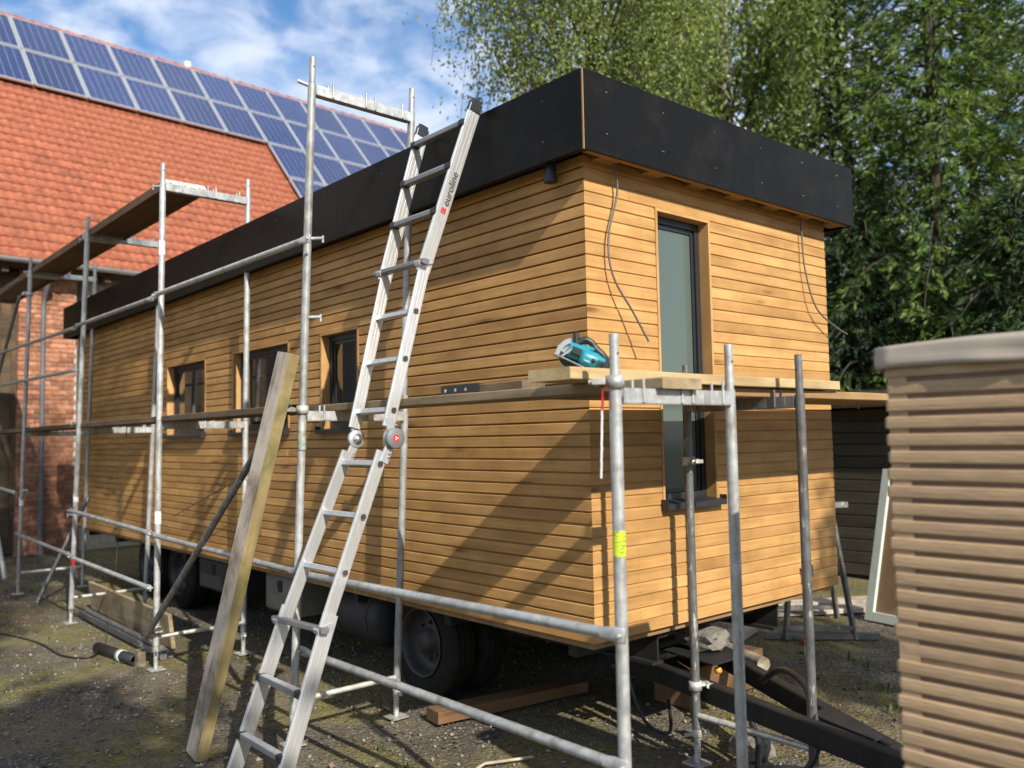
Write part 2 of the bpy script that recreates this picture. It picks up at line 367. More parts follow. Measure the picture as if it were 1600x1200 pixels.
class MB:
    """collects polygons in world coordinates; build() makes ONE mesh object whose origin is at `origin`"""
    def __init__(s): s.v = []; s.f = []; s.sm = []
    def add(s, vs, fs, smooth=False):
        b = len(s.v); s.v += [Vector(p) for p in vs]
        for f in fs: s.f.append([b + i for i in f]); s.sm.append(smooth)
    def box(s, lo, hi):
        x0, y0, z0 = lo; x1, y1, z1 = hi
        s.add([(x0, y0, z0), (x1, y0, z0), (x1, y1, z0), (x0, y1, z0), (x0, y0, z1), (x1, y0, z1), (x1, y1, z1), (x0, y1, z1)],
              [(0, 3, 2, 1), (4, 5, 6, 7), (0, 1, 5, 4), (1, 2, 6, 5), (2, 3, 7, 6), (3, 0, 4, 7)])
        return s
    def bar(s, p, q, w, h, side, ch=0.):
        """box section bar p->q; w along `side`, h across"""
        p, q = Vector(p), Vector(q); d = (q - p).normalized(); a = Vector(side); a = (a - d * a.dot(d)).normalized(); b = d.cross(a)
        w *= .5; h *= .5
        if ch:
            sec = [(-w + ch, -h), (w - ch, -h), (w, -h + ch), (w, h - ch), (w - ch, h), (-w + ch, h), (-w, h - ch), (-w, -h + ch)]
        else:
            sec = [(-w, -h), (w, -h), (w, h), (-w, h)]
        n = len(sec)
        vs = [p + a * x + b * y for x, y in sec] + [q + a * x + b * y for x, y in sec]
        fs = [(i, (i + 1) % n, n + (i + 1) % n, n + i) for i in range(n)] + [tuple(range(n - 1, -1, -1)), tuple(range(n, 2 * n))]
        s.add(vs, fs); return s
    def tube(s, p, q, r, n=14, r2=None, cap=True):
        p, q = Vector(p), Vector(q); r2 = r if r2 is None else r2
        d = (q - p).normalized(); a = d.orthogonal().normalized(); b = d.cross(a)
        c = [(math.cos(2 * math.pi * i / n), math.sin(2 * math.pi * i / n)) for i in range(n)]
        r0 = [p + (a * x + b * y) * r for x, y in c]; r1 = [q + (a * x + b * y) * r2 for x, y in c]
        s.add(r0 + r1, [(i, (i + 1) % n, n + (i + 1) % n, n + i) for i in range(n)], True)
        if cap: s.add(r0, [tuple(range(n - 1, -1, -1))]); s.add(r1, [tuple(range(n))])
        return s
    def path(s, pts, r, n=8, cap=True):
        pts = [Vector(p) for p in pts]; rs = r if isinstance(r, (list, tuple)) else [r] * len(pts)
        ref = Vector((.31, .17, .93)); rings = []
        for i, p in enumerate(pts):
            d = (pts[min(i + 1, len(pts) - 1)] - pts[max(i - 1, 0)]).normalized()
            a = (ref - d * ref.dot(d)); a = a.normalized() if a.length > 1e-3 else d.orthogonal().normalized(); b = d.cross(a)
            rings.append([p + (a * math.cos(2 * math.pi * k / n) + b * math.sin(2 * math.pi * k / n)) * rs[i] for k in range(n)])
        vs = [v for rg in rings for v in rg]
        fs = [(i * n + k, i * n + (k + 1) % n, (i + 1) * n + (k + 1) % n, (i + 1) * n + k) for i in range(len(pts) - 1) for k in range(n)]
        s.add(vs, fs, True)
        if cap: s.add(rings[0], [tuple(range(n - 1, -1, -1))]); s.add(rings[-1], [tuple(range(n))])
        return s
    def lathe(s, c, axis, prof, n=32, smooth=True):
        """prof: list of (along, radius)"""
        c = Vector(c); d = Vector(axis).normalized(); a = d.orthogonal().normalized(); b = d.cross(a)
        vs = [c + d * t + (a * math.cos(2 * math.pi * k / n) + b * math.sin(2 * math.pi * k / n)) * r for t, r in prof for k in range(n)]
        fs = [(i * n + k, i * n + (k + 1) % n, (i + 1) * n + (k + 1) % n, (i + 1) * n + k) for i in range(len(prof) - 1) for k in range(n)]
        s.add(vs, fs, smooth); return s
    def prism(s, pts, off):
        """polygon pts extruded by vector off"""
        pts = [Vector(p) for p in pts]; off = Vector(off); n = len(pts)
        s.add(pts + [p + off for p in pts], [tuple(range(n - 1, -1, -1)), tuple(range(n, 2 * n))] +
              [(i, (i + 1) % n, n + (i + 1) % n, n + i) for i in range(n)]); return s
    def xf(s, m):
        s.v = [m @ p for p in s.v]; return s
    def build(s, name, mat, parent=None, origin=None, rotz=0.):
        og = Vector(origin) if origin is not None else (wloc(parent) if parent is not None else Vector((0, 0, 0)))
        me = bpy.data.meshes.new(name)
        rm = Matrix.Rotation(-rotz, 3, 'Z') if rotz else None
        me.from_pydata([tuple(rm @ (p - og)) if rm else tuple(p - og) for p in s.v], [], s.f)
        me.polygons.foreach_set('use_smooth', s.sm); me.update()
        me.materials.append(M[mat] if isinstance(mat, str) else mat)
        o = bpy.data.objects.new(name, me)
        link(o, parent)
        o.location = og - (wloc(parent) if parent is not None else Vector((0, 0, 0)))
        if rotz: o.rotation_euler.z = rotz
        return o

def tag(o, label, cat, group=None):
    o['label'] = label; o['category'] = cat
    if group: o['group'] = group
    return o
def thing(name, label, cat, loc, group=None):
    o = bpy.data.objects.new(name, None); o.empty_display_size = .2
    COL.objects.link(o); o.location = loc
    return tag(o, label, cat, group)
def fix_normals(o):
    import bmesh
    bm = bmesh.new(); bm.from_mesh(o.data); bmesh.ops.recalc_face_normals(bm, faces=bm.faces); bm.to_mesh(o.data); bm.free()
    return o

def mesh_quads(name, V, mat, parent=None, nper=4, kind=None, loc=None):
    """V: (N, nper, 3) polygons with no shared vertices"""
    N = V.shape[0]; me = bpy.data.meshes.new(name)
    off = np.array(loc if loc is not None else (0, 0, 0), dtype=np.float32)
    P = (V.reshape(-1, 3) - off).astype(np.float32)
    me.vertices.add(N * nper); me.vertices.foreach_set('co', P.ravel())
    me.loops.add(N * nper); me.loops.foreach_set('vertex_index', np.arange(N * nper, dtype=np.int32))
    me.polygons.add(N); me.polygons.foreach_set('loop_start', np.arange(N, dtype=np.int32) * nper)
    me.update(); me.validate()
    me.materials.append(M[mat])
    o = bpy.data.objects.new(name, me); link(o, parent)
    if loc is not None and parent is None: o.location = loc
    if kind: o['kind'] = kind
    return o

def leaves(C, D, ln, wd, tilt=.9):
    """diamond leaves at C pointing along D"""
    N = len(C); D = D / np.linalg.norm(D, axis=1, keepdims=True)
    rnd = rng.normal(size=(N, 3)); S = np.cross(D, rnd); S /= np.linalg.norm(S, axis=1, keepdims=True) + 1e-9
    ln = np.asarray(ln).reshape(-1, 1); wd = np.asarray(wd).reshape(-1, 1)
    return np.stack([C, C + D * ln * .45 + S * wd * .5, C + D * ln, C + D * ln * .45 - S * wd * .5], axis=1)

# ================================================================== SETTING
def gh(x, y):
    return GZ - .012 + .011 * np.sin(1.7 * x + .8 * y) * np.cos(1.3 * y - .5 * x) + .006 * np.sin(5.1 * x + 1) * np.sin(4.3 * y)
def axis(a, b, fine, lo, hi):
    mid = np.arange(lo, hi, fine); l = np.geomspace(1, lo - a + 1, 14)[1:][::-1]; h = np.geomspace(1, b - hi + 1, 14)[1:]
    return np.concatenate([lo - (l - 1), mid, hi + (h - 1)])
gx = axis(-150, 150, .12, -5, 8); gy = axis(-150, 150, .12, -4, 14)
GX, GY = np.meshgrid(gx, gy, indexing='ij'); GZZ = gh(GX, GY)
nx, ny = GX.shape
me = bpy.data.meshes.new('ground')
idx = np.arange(nx * ny).reshape(nx, ny)
quads = np.stack([idx[:-1, :-1], idx[1:, :-1], idx[1:, 1:], idx[:-1, 1:]], -1).reshape(-1, 4)
me.from_pydata(np.stack([GX, GY, GZZ], -1).reshape(-1, 3).tolist(), [], quads.tolist())
me.polygons.foreach_set('use_smooth', [True] * len(me.polygons)); me.materials.append(M['ground'])
g_o = bpy.data.objects.new('ground', me); COL.objects.link(g_o); g_o['kind'] = 'structure'

# ------------------------------------------------------------------ barn
BY = 13.0                        # barn front wall
EY, EZ = 12.6, 4.13              # eave line
CP, SP = math.cos(R(48)), math.sin(R(48))
def roof(x, s, up=0.):           # point on the steep roof: s metres up the slope, `up` above it
    return Vector((x, EY + s * CP - up * SP, EZ + s * SP + up * CP))
barn = thing('barn', 'red brick barn with clay tile roof and rows of blue solar panels', 'barn', (4, 14, GZ))
RX0, RX1, RS = -9.0, 20.0, 8.93
wall = MB().box((.95, BY, GZ), (RX1, BY + .3, 4.2)).build('wall', 'mortar', barn)
pillar = MB().box((-.045, BY + .012, GZ), (.845, BY + .3, 4.2)).build('brick_pier', 'mortar', barn)
# bricks of the pier, running bond
bme = None
pitch_z, bl, bh = .0805, .24, .0705
row = 0; z = GZ + .01
brick_meshes = []
for k in range(5):
    m = MB(); j = lambda: random.uniform(-.003, .003)
    c = .004
    x0, x1, z0, z1, y0 = -bl / 2, bl / 2, -bh / 2, bh / 2, -.006 + k * .0015
    m.add([(x0, .09, z0), (x1, .09, z0), (x1, .09, z1), (x0, .09, z1),
           (x0, y0 + c, z0), (x1, y0 + c, z0), (x1, y0 + c, z1), (x0, y0 + c, z1),
           (x0 + c + j(), y0, z0 + c), (x1 - c + j(), y0, z0 + c), (x1 - c, y0, z1 - c), (x0 + c, y0, z1 - c)],
          [(8, 9, 10, 11), (4, 5, 9, 8), (5, 6, 10, 9), (6, 7, 11, 10), (7, 4, 8, 11), (0, 1, 5, 4), (1, 2, 6, 5), (2, 3, 7, 6), (3, 0, 4, 7)])
    me = bpy.data.meshes.new('brick'); me.from_pydata([tuple(p) for p in m.v], [], m.f); me.materials.append(M['brick']); brick_meshes.append(me)
def put(me, name, parent, loc, rot=None, scale=None):
    o = bpy.data.objects.new(name, me); link(o, parent); o.location = Vector(loc) - wloc(parent)
    if rot is not None: o.rotation_euler = rot
    if scale is not None: o.scale = scale
    return o
while z < 4.1:
    x = -.05 + (0 if row % 2 else -.125)
    while x < .84:
        a, b = max(x, -.05), min(x + bl, .85)
        if b - a > .06:
            put(random.choice(brick_meshes), 'brick', pillar, ((a + b) / 2, BY, z + bh / 2), scale=((b - a) / bl, 1, 1))
        x += bl + .0105
    z += pitch_z; row += 1
# wooden gate
gate = MB().box((-6, BY + .10, GZ + .02), (-.06, BY + .14, 3.75)).build('gate', 'membrane', barn)
x = -4.0
while x < -.10:
    w = random.uniform(.15, .19)
    zt = 3.6
    MB().box((x, BY + .06 + random.uniform(0, .012), GZ + .05), (min(x + w, -.065), BY + .095, zt)).build('gate_board', 'gate', gate)
    x += w + .006
MB().box((-9, BY, 3.62), (-.06, BY + .3, 4.2)).build('lintel', 'soffit', barn)
MB().box((-9, BY + .2, GZ), (-4.05, BY + .3, 3.6)).build('side_wall', 'mortar', barn)
# eave underside boards and gutter
for i in range(3):
    MB().box((RX0, EY + .03 + i * .135, EZ - .10 - i * .0), (RX1, EY + .03 + i * .135 + .128, EZ - .075)).build('eave_board', 'soffit', barn)
MB().box((RX0, EY - .0, EZ - .12), (RX1, EY + .026, EZ + .0)).build('eave_fascia', 'soffit', barn)
x = RX0
for k in range(60):
    xx = -6 + k * .8
    if xx > 12: break
    MB().box((xx, EY + .05, EZ - .22), (xx + .1, BY, EZ - .102)).build('rafter_end', 'soffit', barn)
prof = [(math.cos(a) * .075, math.sin(a) * .075) for a in np.linspace(math.pi, 2 * math.pi, 9)]
gp = [(RX0, EY - .085 + c, EZ - .005 + s_) for c, s_ in prof] + [(RX0, EY - .085 + c * .93, EZ - .005 + s_ * .93) for c, s_ in prof[::-1]]
fix_normals(MB().prism(gp, (RX1 - RX0, 0, 0)).build('gutter', 'gutter', barn))
for k in range(16):
    xx = -4 + k * .9
    MB().path([(xx, EY - .17, EZ + .0), (xx, EY - .085, EZ - .088), (xx, EY, EZ - .05)], .008, 6).build('gutter_bracket', 'gutter', barn)
# downpipe on the pier
MB().path([(.30, EY - .05, EZ - .08), (.30, EY - .03, EZ - .22), (.30, BY - .12, EZ - .5), (.30, BY - .09, EZ - .7), (.30, BY - .09, 1.4), (.30, BY - .09, GZ)], .04, 12).build('downpipe', 'downpipe', barn)
# roof deck
rm = MB(); a = roof(RX0, 0, -.06); b = roof(RX1, RS, -.06)
rm.prism([roof(RX0, -.02, -.02), roof(RX1, -.02, -.02), roof(RX1, RS, -.02), roof(RX0, RS, -.02)], Vector((0, .05, -.05)))
rdeck = rm.build('roof', 'mortar', barn, origin=roof(4, 3))
back = MB().prism([Vector((RX0, EY + RS * CP, EZ + RS * SP - .03)), Vector((RX1, EY + RS * CP, EZ + RS * SP - .03)),
                   Vector((RX1, EY + 2 * RS * CP, EZ - .03)), Vector((RX0, EY + 2 * RS * CP, EZ - .03))], (0, 0, -.06)).build('rear_roof', 'tile', barn)
gb = MB().prism([(RX1 - .3, EY + .5, 4.0), (RX1 - .3, EY + 2 * RS * CP - .5, 4.0), (RX1 - .3, EY + RS * CP, EZ + RS * SP - .4)], (.25, 0, 0))
gb.build('gable', 'mortar', barn)
# pantile mesh: local x across, local y up the slope, z out of the roof
def tile_mesh():
    tw, tl = .163, .33
    xs = np.linspace(-tw / 2, tw / 2 + .018, 7)
    zs = .012 + .011 * np.sin((xs + tw / 2) / tw * 2 * math.pi - .6)
    v = []; f = []
    for y, lift in ((0., .019), (tl, .0)):
        for x, zz in zip(xs, zs): v.append((x, y, zz + lift))
    n = len(xs)
    for i in range(n - 1): f.append((i, i + 1, n + i + 1, n + i))
    for x, zz in zip(xs, zs): v.append((x, .004, zz + .019 - .014))
    for i in range(n - 1): f.append((2 * n + i, 2 * n + i + 1, i + 1, i))
    return v, f
tv, tf = tile_mesh()
tile_me = bpy.data.meshes.new('roof_tile'); tile_me.from_pydata(tv, [], tf); tile_me.materials.append(M['tile'])
tile_me.polygons.foreach_set('use_smooth', [i < 6 for i in range(len(tf))])
TW, TE = .160, .272
spots = []
nrow = int(8.9 / TE)
for r_ in range(nrow):
    s = r_ * TE
    for c_ in range(int((14 + 3) / TW)):
        x = -3 + c_ * TW
        if s > 5.85 and s < 8.4: continue
        if x > 6.5 and s > 1.0 and s < 8.4: continue
        spots.append((x, s))
def seen(x, s):
    p = roof(x, s, .05); d = p - CAM_POS
    u = d.dot(CAM_R) / d.dot(_F) ; v = d.dot(CAM_U) / d.dot(_F)
    if abs(u) > .60 or abs(v) > .45: return False
    t = (-.15 - CAM_POS.x) / d.x                      # the wagon's roof edge in between?
    q = CAM_POS + d * t
    return not (-.2 < q.y < 9.9 and q.z < 2.97)
vis = [(x, s) for x, s in spots if seen(x, s) and s < 5.9]
vis.sort(key=lambda a: (roof(*a) - CAM_POS).length)
chosen = set(vis[:300])
ROOF_ROT = (R(48), 0, 0)
for x, s in vis[:300]:
    o = put(tile_me, 'roof_tile', rdeck, roof(x, s), (R(48) + random.uniform(-.012, .012), random.uniform(-.012, .012), random.uniform(-.008, .008)))
rest = MB()
rm3 = Matrix.Rotation(R(48), 3, 'X')
for x, s in spots:
    if (x, s) in chosen: continue
    p0 = roof(x, s)
    rest.add([rm3 @ Vector(v) + p0 for v in tv], tf, True)
ro = rest.build('roof_tiles', 'tile', rdeck); ro['kind'] = 'stuff'
# ridge tiles
rid = MB(); n = 8
for i, (y, rr) in enumerate(((0, .115), (.40, .095))):
    for k in range(n + 1):
        a = math.pi * k / n
        rid.v.append(Vector((y, -math.cos(a) * rr * 1.1, math.sin(a) * rr)))
rid.f = [[k, k + 1, n + 2 + k, n + 1 + k] for k in range(n)]; rid.sm = [True] * n
ridge_me = bpy.data.meshes.new('ridge_tile'); ridge_me.from_pydata([tuple(p) for p in rid.v], [], rid.f); ridge_me.materials.append(M['tile'])
rp = roof(0, RS)
for k in range(78):
    put(ridge_me, 'ridge_tile', rdeck, (-8.6 + k * .365, rp.y, rp.z + .0 + random.uniform(0, .012)), (0, random.uniform(-.02, .02), 0))
MB().tube((5.3, rp.y, rp.z), (5.3, rp.y, rp.z + .22), .10, 12).build('roof_vent', 'white_paint', barn)
# solar panels
PW, PH = 1.055, 1.47
fr = MB(); w2, h2, t = (PW - .022) / 2, (PH - .022) / 2, .04
def ring(m, w, h, b, z0, z1):
    for lo, hi in (((-w, -h, z0), (w, -h + b, z1)), ((-w, h - b, z0), (w, h, z1)), ((-w, -h + b, z0), (-w + b, h - b, z1)), ((w - b, -h + b, z0), (w, h - b, z1))):
        m.box(lo, hi)
ring(fr, w2, h2, .035, 0, t)
pf_me = bpy.data.meshes.new('panel_frame'); pf_me.from_pydata([tuple(p) for p in fr.v], [], fr.f); pf_me.materials.append(M['alu'])
ce = MB().box((-w2 + .035, -h2 + .035, .008), (w2 - .035, h2 - .035, .034))
pc_me = bpy.data.meshes.new('panel_cells'); pc_me.from_pydata([tuple(p) for p in ce.v], [], ce.f); pc_me.materials.append(M['solar'])
def panel(col, rw):
    x = 6.36 + col * PW + PW / 2; s = 5.79 + rw * (PH + .02) + PH / 2
    p = roof(x, s, .12)
    e = bpy.data.objects.new('solar_panel', None); link(e, barn); e.location = p - wloc(barn); e.rotation_euler = ROOF_ROT
    for me_, nm in ((pf_me, 'panel_frame'), (pc_me, 'panel_cells')):
        c = bpy.data.objects.new(nm, me_); link(c, e)
for rw in (0, 1):
    for col in range(-8, 10): panel(col, rw)
for rw in (-1, -2, -3):
    for col in range(0, 6): panel(col, rw)
for s in (6.1, 6.9, 7.6, 8.4):
    a, b = roof(-2.2, s, .09), roof(16.3, s, .09)
    MB().bar(a, b, .04, .04, (0, CP, SP)).build('panel_rail', 'galv', barn)

# the barn stands slightly askew to the wagon
_pv = Vector((.4, EY, 0)); _rt = Matrix.Rotation(R(3.7), 3, 'Z')
barn.location = _pv + _rt @ (Vector(barn.location) - _pv); barn.rotation_euler.z = R(3.7)

# ------------------------------------------------------------------ the timber-clad wagon
W, LEN, HC = 2.484, 9.71, 2.60
NR = 38; PZ = HC / NR
wag = thing('house_wagon', 'long timber-clad house wagon on wheels with black roof fascia', 'house wagon', (1.2, 4.8, GZ))
LW = [(2.335, 2.865, 17, 28), (3.435, 4.52, 17, 28), (5.205, 6.23, 17, 28)]       # openings of the long wall: y0, y1, first and last row
EW = [(.602, 1.085, 10, 35)]                                                       # opening of the end wall: x0, x1
def backing(name, horiz, ops, length):
    ops = [(o[0] - .0205, o[1] + .0205, o[2], o[3]) for o in ops]
    cuts = sorted({0.031, length} | {c for o in ops for c in o[:2]})
    m = MB()
    for a, b in zip(cuts[:-1], cuts[1:]):
        zs = [(0.002, HC)]
        for o in ops:
            if o[0] <= a + 1e-6 and b <= o[1] + 1e-6: zs = [(0.002, o[2] * PZ), (o[3] * PZ, HC)]
        for z0, z1 in zs:
            if horiz == 'y': m.box((.031, a, z0), (.17, b, z1))
            else: m.box((a, .031, z0), (b, .17, z1))
    return m.build(name, 'membrane', wag)
long_wall = backing('long_wall', 'y', LW, LEN - .03)
end_wall = backing('end_wall', 'x', EW, W - .03)
MB().box((W - .17, .171, .002), (W - .03, LEN - .03, HC)).build('rear_wall', 'membrane', wag)
MB().box((.171, LEN - .17, .002), (W - .171, LEN - .03, HC)).build('far_wall', 'membrane', wag)
MB().box((.171, .171, .002), (W - .171, LEN - .171, .05)).build('floor', 'timber', wag)
CH, TH, BH = .0035, .022, PZ - .0075
def board(parent, face, a, b, z0, mit_a=False, mit_b=False, h=BH, twist=0.):
    """one cladding board; face 'long' (outer face x=0, runs along y) or 'end' (outer face y=0, runs along x)"""
    jit = random.uniform(-.0012, .0012)
    tg = .007 if face == 'end' else .0205
    if face != 'end': h = PZ - .0092
    sec = [(0 + jit, CH), (0 + jit, h - CH), (CH + jit, h), (tg, h), (tg, PZ - .0006), (TH, PZ - .0006), (TH, 0), (CH + jit, 0)]
    c = (a + b) / 2; hl = (b - a) / 2
    vs = []
    for sgn, mit in ((-1, mit_a), (1, mit_b)):
        for d, zz in sec:
            vs.append((sgn * (hl - (d if mit else 0)), d, zz + twist * sgn))
    n = len(sec)
    fs = [(i, (i + 1) % n, n + (i + 1) % n, n + i) for i in range(n)] + [tuple(range(n)), tuple(range(2 * n - 1, n - 1, -1))]
    me = bpy.data.meshes.new('cladding_board'); me.from_pydata(vs, [], fs); me.materials.append(M['larch'])
    o = bpy.data.objects.new('cladding_board', me); link(o, parent)
    if face == 'end':
        o.location = Vector((c, 0, z0)) - wloc(parent)
    elif face == 'long':                       # local x -> -y, local y (depth) -> +x
        o.location = Vector((0, c, z0)) - wloc(parent); o.rotation_euler.z = -math.pi / 2
    elif face == 'far':
        o.location = Vector((W, c, z0)) - wloc(parent); o.rotation_euler.z = math.pi / 2
    return o
for r_ in range(NR):
    z0 = r_ * PZ
    # long wall, full row split at openings and butt joints
    segs = [(0.0, LEN)]
    for o in LW:
        if o[2] <= r_ < o[3]:
            segs = [q for (a, b) in segs for q in (((a, o[0] - .021), (o[1] + .021, b)) if a < o[0] < b else ((a, b),))]
    for a, b in segs:
        pos = a; first = True
        while pos < b - 1e-6:
            ln = random.uniform(2.4, 4.4)
            e = b if b - pos < ln + .5 else pos + ln
            # -y end of the board is its local +x end
            tw = .0022 if (r_ == 9 and pos == 0) else 0
            board(long_wall, 'long', pos + (0 if first else .0012), e - .0008, z0, mit_a=False, mit_b=(pos == 0.0), twist=tw)
            pos = e; first = False
    segs = [(0.0, W)]
    for o in EW:
        if o[2] <= r_ < o[3]: segs = [(0.0, o[0] - .021), (o[1] + .021, W)]
    for a, b in segs:
        board(end_wall, 'end', a, b, z0, mit_a=(a == 0.0))
rear = MB().box((W - .029, 0.023, 0.0), (W, LEN, HC)).build('rear_cladding', 'larch', wag)
# bottom ledge boards
MB().box((.024, .03, -.035), (.10, LEN - .03, .0015)).build('skirt_rail', 'timber', wag)
MB().box((.102, .03, -.035), (W - .03, .10, .0015)).build('skirt_rail', 'timber', wag)

def window(parent_name, horiz, o, sill_w):
    a, b, r0, r1 = o; z0, z1 = r0 * PZ, r1 * PZ
    root = bpy.data.objects.new(parent_name, None); link(root, wag)
    cx, cz = (a + b) / 2, z0
    root.location = (Vector((0, cx, cz)) if horiz == 'y' else Vector((cx, 0, cz))) - wloc(wag)
    def bx(lo, hi):                       # lo/hi given as (along, depth, z)
        m = MB()
        if horiz == 'y': m.box((lo[1], lo[0], lo[2]), (hi[1], hi[0], hi[2]))
        else: m.box((lo[0], lo[1], lo[2]), (hi[0], hi[1], hi[2]))
        return m
    D = .068
    # lining boards
    for nm, lo, hi in (('lining', (a - .0195, -.004, z0), (a - .0005, D + .03, z1 + .0)), ('lining', (b + .0005, -.004, z0), (b + .0195, D + .03, z1)),
                       ('lining', (a - .0195, -.005, z1 - .018), (b + .0195, D + .03, z1 - .0006))):
        m = bx(lo, hi)
        vertical = hi[2] - lo[2] > .1
        og = Vector([(min(p[i] for p in m.v) + max(p[i] for p in m.v)) / 2 for i in range(3)])
        ob = m.build('lining', 'reveal', root, origin=og)
        if vertical:                      # turn the grain upright
            ob.data.transform(Matrix.Rotation(R(90), 4, 'Y')); ob.rotation_euler.y = R(-90)
        elif horiz == 'y':
            ob.data.transform(Matrix.Rotation(R(90), 4, 'Z')); ob.rotation_euler.z = R(-90)
    a2, b2, zt, zb = a, b, z1 - .019, z0 + .012
    f = .042
    frm = MB()
    for lo, hi in (((a2, D, zb), (a2 + f, D + .05, zt)), ((b2 - f, D, zb), (b2, D + .05, zt)), ((a2 + f, D, zt - f), (b2 - f, D + .05, zt)), ((a2 + f, D, zb), (b2 - f, D + .05, zb + f))):
        q = bx(lo, hi); frm.add(q.v, q.f)
    frm.build('window_frame', 'anthracite', root)
    # sash, a little deeper
    sh = MB(); g = f + .003; k = .022
    for lo, hi in (((a2 + g, D + .012, zb + g), (a2 + g + k, D + .04, zt - g)), ((b2 - g - k, D + .012, zb + g), (b2 - g, D + .04, zt - g)),
                   ((a2 + g + k, D + .012, zt - g - k), (b2 - g - k, D + .04, zt - g)), ((a2 + g + k, D + .012, zb + g), (b2 - g - k, D + .04, zb + g + k))):
        q = bx(lo, hi); sh.add(q.v, q.f)
    sh.build('sash', 'anthracite', root)
    bx((a2 + g + k, D + .022, zb + g + k), (b2 - g - k, D + .03, zt - g - k)).build('pane', 'frost' if horiz == 'x' else 'glass', root)
    bx((a2 - .02, D + .055, zb - .01), (b2 + .02, D + .062, zt + .015)).build('blind_back', 'membrane', root)
    # sill
    s0, s1 = a - sill_w, b + sill_w
    zf = z0
    sm = MB()
    prof_ = [(-.052, zf - .028), (-.052, zf + .002), (-.05, zf + .004), (D, zf + .018), (D, zf + .014), (-.046, zf - .0), (-.046, zf - .028)]
    if horiz == 'y': sm.prism([(d, s0, zz) for d, zz in prof_], (0, s1 - s0, 0))
    else: sm.prism([(s0, d, zz) for d, zz in prof_], (s1 - s0, 0, 0))
    so = fix_normals(sm.build('sill', 'anthracite', root))
    for e in (s0 - .003, s1):
        bx((e, -.05, zf - .028), (e + .003, .0, zf + .03)).build('sill_end', 'anthracite', root)
    return root
for o in LW: window('window', 'y', o, .02)
window('tall_window', 'x', EW[0], .035)

# fascia
OV, FB, FT = .15, 2.5525, 2.977
def fpanel(lo, hi):
    o = MB().box(lo, hi).build('fascia_panel', 'film', wag, origin=[(lo[i] + hi[i]) / 2 for i in range(3)]); return o
ys = [-OV + .012, 2.35, 4.85, 7.35, LEN + OV]
for a, b in zip(ys[:-1], ys[1:]):
    fpanel((-OV, a + .0015, FB + random.uniform(-.002, .002)), (-OV + .018, b - .0015, FT))
fpanel((-OV + .012, -OV, FB), (W + OV, -OV + .018, FT))
MB().box((W + OV - .018, -OV + .02, FB), (W + OV, LEN + OV, FT)).build('fascia_panel', 'film', wag)
MB().box((-OV + .02, LEN + OV - .018, FB), (W + OV - .02, LEN + OV, FT)).build('fascia_panel', 'film', wag)
MB().box((-OV + .0035, -OV + .0035, FB), (-OV + .0115, -OV + .0115, FT + .002)).build('corner_strip', 'cardboard', wag)
MB().box((-OV + .02, -OV + .02, FT - .06), (W + OV - .02, LEN + OV - .02, FT - .02)).build('roof_sheet', 'film', wag)
for z in (FB + .11, FT - .09):              # screw heads
    for k in range(6):
        x = .02 + k * .48
        MB().tube((x + random.uniform(-.03, .03), -OV - .002, z), (x + random.uniform(-.002, .002), -OV, z), .004, 8).build('screw', 'galv_dark', wag)
    for k in range(12):
        y = .15 + k * .8
        MB().tube((-OV - .003, y, z), (-OV, y, z), .006, 8).build('screw', 'rust', wag)
# soffit: outer timber rail, dark gap, inner batten pieces
MB().box((-OV + .019, -OV + .019, FB + .012), (-OV + .055, LEN, FB + .05)).build('soffit_rail', 'black_steel', wag)
MB().box((-OV + .056, -OV + .019, FB + .004), (W + OV - .02, -OV + .062, FB + .045)).build('soffit_rail', 'timber', wag)
MB().box((-OV + .03, -OV + .03, FB + .052), (W + OV - .03, LEN + OV - .03, FB + .075)).build('soffit', 'membrane', wag)
for k in range(7):
    x = .06 + k * .40
    MB().box((x, -OV + .064, FB + .014), (x + .15, .02, FB + .05)).build('soffit_batten', 'timber', wag)
# rain outlet stub
st = MB().tube((-.062, .19, 2.475), (-.062, .19, 2.60), .034, 20); st.tube((-.062, .19, 2.470), (-.062, .19, 2.4995), .038, 20)
st.build('rain_outlet', 'black_plastic', wag)
# hanging cables on the end wall
def smooth(pts, n=6):
    P = [Vector(p) for p in pts]; out = []
    for i in range(len(P) - 1):
        p0, p1, p2, p3 = P[max(i - 1, 0)], P[i], P[i + 1], P[min(i + 2, len(P) - 1)]
        for k in range(n):
            t = k / n
            out.append(.5 * ((2 * p1) + (-p0 + p2) * t + (2 * p0 - 5 * p1 + 4 * p2 - p3) * t * t + (-p0 + 3 * p1 - 3 * p2 + p3) * t ** 3))
    return out + [P[-1]]
MB().path(smooth([(.17, -.05, 2.60), (.195, -.045, 2.55), (.22, -.04, 2.41), (.145, -.035, 2.15), (.158, -.05, 1.94), (.275, -.085, 1.745), (.36, -.115, 1.59)]), .0058, 8).build('cable', 'wire', wag)
MB().path(smooth([(2.12, -.03, 2.58), (2.128, -.03, 2.45), (2.137, -.04, 2.2), (2.226, -.06, 1.944), (2.433, -.08, 1.824), (2.585, -.09, 1.775)]), .0058, 8).build('cable', 'wire', wag)
tk = MB().tube((1.99, -.085, .161), (1.99, .0, .161), .009, 10); tk.tube((1.99, -.085, .125), (1.99, -.085, .20), .011, 10)
tk.build('tap_stub', 'rust', wag)
